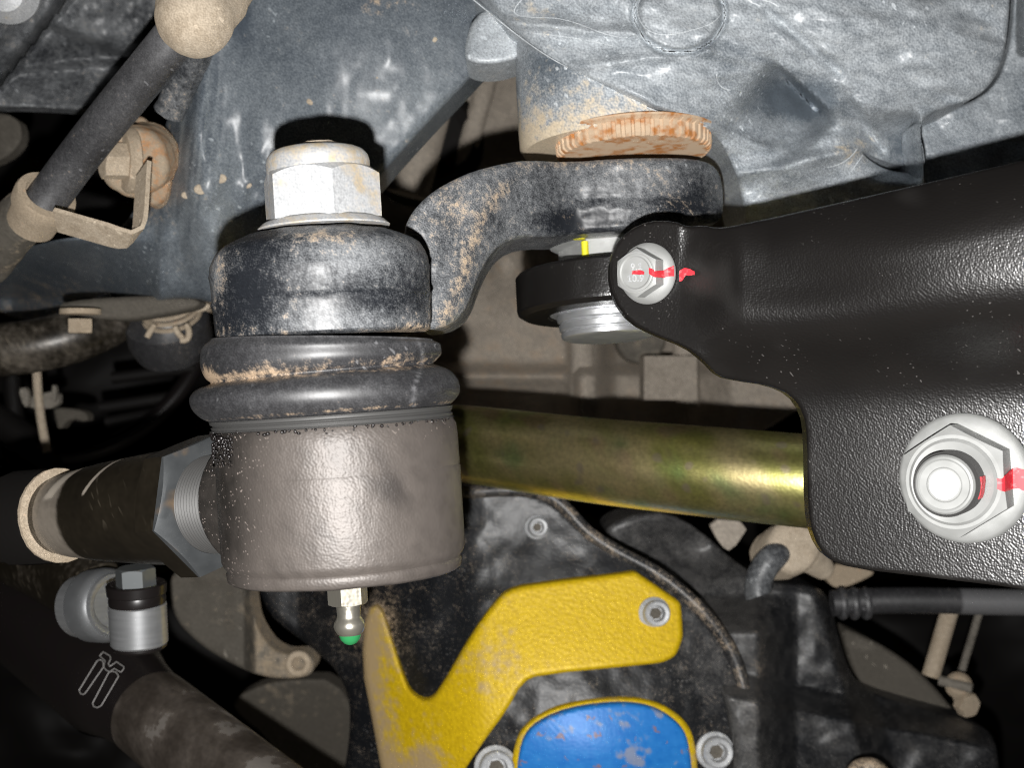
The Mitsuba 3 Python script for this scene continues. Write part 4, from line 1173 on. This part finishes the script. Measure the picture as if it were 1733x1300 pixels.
add('breather_hose__hose', m, 'm_rubber', True, uv=lambda v: (lambda x, y: (0.0 * x, 0.15 + 1.2 * (x > 1628)))(*px(v)))
m = cat(*[put(revolve([(0.0055, 0), (0.0076, 0), (0.0082, 0.0015), (0.0076, 0.003), (0.0055, 0.003), (0.0055, 0)], 32), P(x, 1022, 0.70), (1, 0, 0.03)) for x in (1420, 1440, 1460)])
add('breather_hose__corrugation', m, 'm_rubber', 40, uv=None)
tag('breather_hose', 'horizontal dark hose with grey sleeve at the right edge', 'hose')
m = tube([P(1607, 1035, 0.74), P(1575, 1145, 0.74)], 0.0046, 20, 20)
add('support_rod__rod', m, 'm_tan', True, uv=(0.0, 0.4))
tag('support_rod', 'tan straight rod hanging below the horizontal hose', 'rod')
m = tube([P(1658, 1035, 0.77), P(1625, 1145, 0.77)], 0.0021, 20, 14)
add('thin_rod', m, 'm_dim', True, uv=(0, 0.6), label='thin grey rod right of the tan rod', category='rod')
m = cat(put(revolve([(0, 0), (0.0052, 0), (0.0068, 0.003), (0.0068, 0.006), (0.005, 0.008), (0, 0.008)], 32), P(1622, 1162, 0.74), (-0.3, -1, 0.3)))
add('rod_clamp__knob', m, 'm_tan', 40, uv=(0.2, 0.0))
m = tube([P(1590, 1152, 0.738), P(1645, 1166, 0.73)], 0.0026, 12, 14)
add('rod_clamp__bar', m, 'm_dim', True, uv=(0, 0.6))
m = cat(put(hexagon(0.0065, 0.006, 5), P(1630, 1190, 0.74), (0.4, -1, -0.1)), tube([P(1620, 1168, 0.745), P(1632, 1195, 0.745)], 0.004, 8, 14))
add('rod_clamp__bolt', m, 'm_tan', 30, uv=None)
tag('rod_clamp', 'tan knob clamp with bolt at the lower end of the rods', 'clamp')
m = relief([(1420, 1062), (1450, 1070), (1520, 1108), (1570, 1150), (1612, 1200), (1618, 1215), (1460, 1175), (1440, 1130)], 0.76, 0.02, 10, 6)
add('guard_plate', m, 'm_dim', True, uv=lambda v: (lambda x, y: (0 * x, -0.5 + 0.9 * blob(x, y, 1480, 1090, 60, 22)))(*px(v)), label='dark triangular guard plate behind the axle housing', category='plate')

# ------------------------------------------------------------------ steering damper at the lower left
q_ = 'steering_damper'
dA, dB = P(60, 1052, 0.65), P(300, 1243, 0.565)
dax, LD = unit(dB - dA), float(np.linalg.norm(dB - dA))
d0 = dA
RD = 0.0235
LE = LD * 0.84
prof = [(0, -0.08), (RD, -0.08), (RD, LE - 0.03), (RD - 0.004, LE - 0.018), (0.0176, LE - 0.004), (0.0170, LE), (0, LE)]
add(q_ + '__body', put(revolve(prof, 96), d0, dax), 'm_black', 30)
e0 = d0 + dax * LE
prof = [(0, -0.002), (0.0172, -0.002), (0.0182, 0.000), (0.0182, 0.012), (0.0182, 0.03), (0.0182, 0.16), (0, 0.16)]
add(q_ + '__tube', put(revolve(prof, 96), e0, dax), 'm_gunmetal', 40)


def on_body(x, y):
    """The point of the damper's surface seen at x, y."""
    o_, r_d = np.array([0, 0, ZC]), unit(P(x, y, 1.0) - [0, 0, ZC])
    w = o_ - d0
    a_v, b_v = r_d - dax * (r_d @ dax), w - dax * (w @ dax)
    A, B, Cc = a_v @ a_v, 2 * a_v @ b_v, b_v @ b_v - (RD + 0.0001) ** 2
    return o_ + r_d * (-B - math.sqrt(max(B * B - 4 * A * Cc, 0))) / (2 * A)


logo = [[(412, 838), (440, 808), (492, 838), (498, 860), (480, 905), (492, 922), (545, 885), (603, 925), (600, 942), (580, 968), (528, 938), (490, 965), (462, 950), (442, 925), (455, 880), (412, 838)],
        [(250, 1110), (390, 880), (412, 868), (436, 880), (440, 905), (442, 925), (308, 1120), (288, 1142), (262, 1138), (250, 1110)],
        [(356, 1212), (480, 975), (500, 960), (540, 966), (560, 1000), (425, 1230), (395, 1246), (365, 1238), (356, 1212)]]
lm = []
for path in logo:
    pts = [on_body(80 + x / 4.644, 930 + y / 4.644) for x, y in path]
    lm.append(tube(np.array(pts), 0.00022, len(pts) * 6, 6, smooth=False))
add(q_ + '__logo', cat(*lm), 'm_line', True, label='thin grey outlined emblem on the damper body')
tag(q_, 'black steering damper with outlined emblem at the lower left', 'steering damper')

w_ = 'damper_mount'
bc = P(234, 1052, 0.515)
bup = unit((-0.03, -0.10, 1))
kb = 0.515 / F
prof = [(0, -0.0085), (0.0098, -0.0085), (0.0103, -0.0078), (0.0104, 0.0062), (0.0100, 0.0066), (0, 0.0066)]
add(w_ + '__bushing', put(revolve(prof, 80), bc, bup), 'm_alu', 30)
prof = [(0, -0.0102), (0.0090, -0.0102), (0.0098, -0.0094), (0.0098, -0.0082), (0, -0.0082)]
add(w_ + '__lower_seal', put(revolve(prof, 80), bc, bup), 'm_black', 30)
prof = [(0, 0.0064), (0.0100, 0.0064), (0.0103, 0.0082), (0.0100, 0.0100), (0.0106, 0.0104), (0.0108, 0.0138), (0.0102, 0.0142), (0.0086, 0.0132), (0, 0.0132)]
add(w_ + '__washer', put(revolve(prof, 80), bc, bup), 'm_black', 30)
add(w_ + '__bolt', put(hexagon(0.0072, 0.0080, 4, 1), bc + bup * 0.0120, bup), 'm_chrome2', 25)
scene['m_chrome2'] = prin((0.45, 0.48, 0.49), 0.28, 0.85)
ec = P(192, 1024, 0.545)
ez = unit((0.80, -0.58, 0.12))
e77 = lambda pr_: [(r * 0.78, z) for r, z in pr_]
prof = [(0.0, -0.004), (0.011, -0.004), (0.0115, 0.000), (0.0135, 0.0010), (0.0150, 0.0010), (0.0155, -0.001)][::-1]
add(w_ + '__eye_face', put(revolve([(0.0121, -0.02)] + e77(prof), 96), ec, ez), 'm_alu', 35)
prof = [(0.0148, -0.0005), (0.0170, -0.0015), (0.0185, -0.004), (0.0180, -0.012), (0.0, -0.012)][::-1]
add(w_ + '__eye', put(revolve(e77(prof), 96), ec, ez), 'm_iron', 35)
m = tube([P(175, 1015, 0.565), P(120, 980, 0.59), P(40, 940, 0.63)], 0.0150, 30, 32)
add(w_ + '__shank', m, 'm_sleeve', True, uv=(0.25, 0))
tag(w_, 'silver bushing with black washer and bolt in a grey eye', 'bushing')

# axle bracket behind the joint
m = relief([(285, 955), (420, 955), (425, 1010), (432, 1060), (470, 1110), (530, 1105), (534, 1140), (500, 1150), (440, 1146), (380, 1118), (330, 1085), (290, 1040)],
           lambda x, y: 0.70 - 0.02 * np.clip((x - 415) / 15, 0, 1) + 0.006 * (nfbm(np.stack([x / 40, y / 40, 0 * x], -1), 2, 4) - 0.5), 0.02, 7, 5)
k_ = 'axle_bracket'
add(k_ + '__plate', m, 'm_dim', True, uv=lambda v: (lambda x, y: (0.1 + 0.5 * np.clip((x - 415) / 20, 0, 1), -0.2 + 0.8 * np.clip((x - 415) / 20, 0, 1)))(*px(v)))
prof = [(0.0028, 0), (0.0062, 0), (0.0062, 0.006), (0.0055, 0.007), (0.0035, 0.007), (0.0028, 0.006), (0.0028, 0)]
add(k_ + '__boss', put(revolve(prof, 40), P(505, 1122, 0.685), (0.15, -1, 0.1)), 'm_tan', 30, uv=None)
tag(k_, 'brown axle bracket with pale lug and small boss beside the bushing', 'bracket')
m = relief([(405, 1175), (470, 1150), (600, 1150), (640, 1420), (520, 1420), (470, 1260), (390, 1200)], lambda x, y: 0.80 + 0.0002 * (y - 1150), 0.02, 8, 8)
add('axle_plate', m, 'm_dim', True, uv=(0.2, 0.0), label='dim brown plate between the damper tube and the differential', category='plate')
m = tube([P(-80, 900, 0.62), P(60, 925, 0.60)], 0.016, 20, 24)
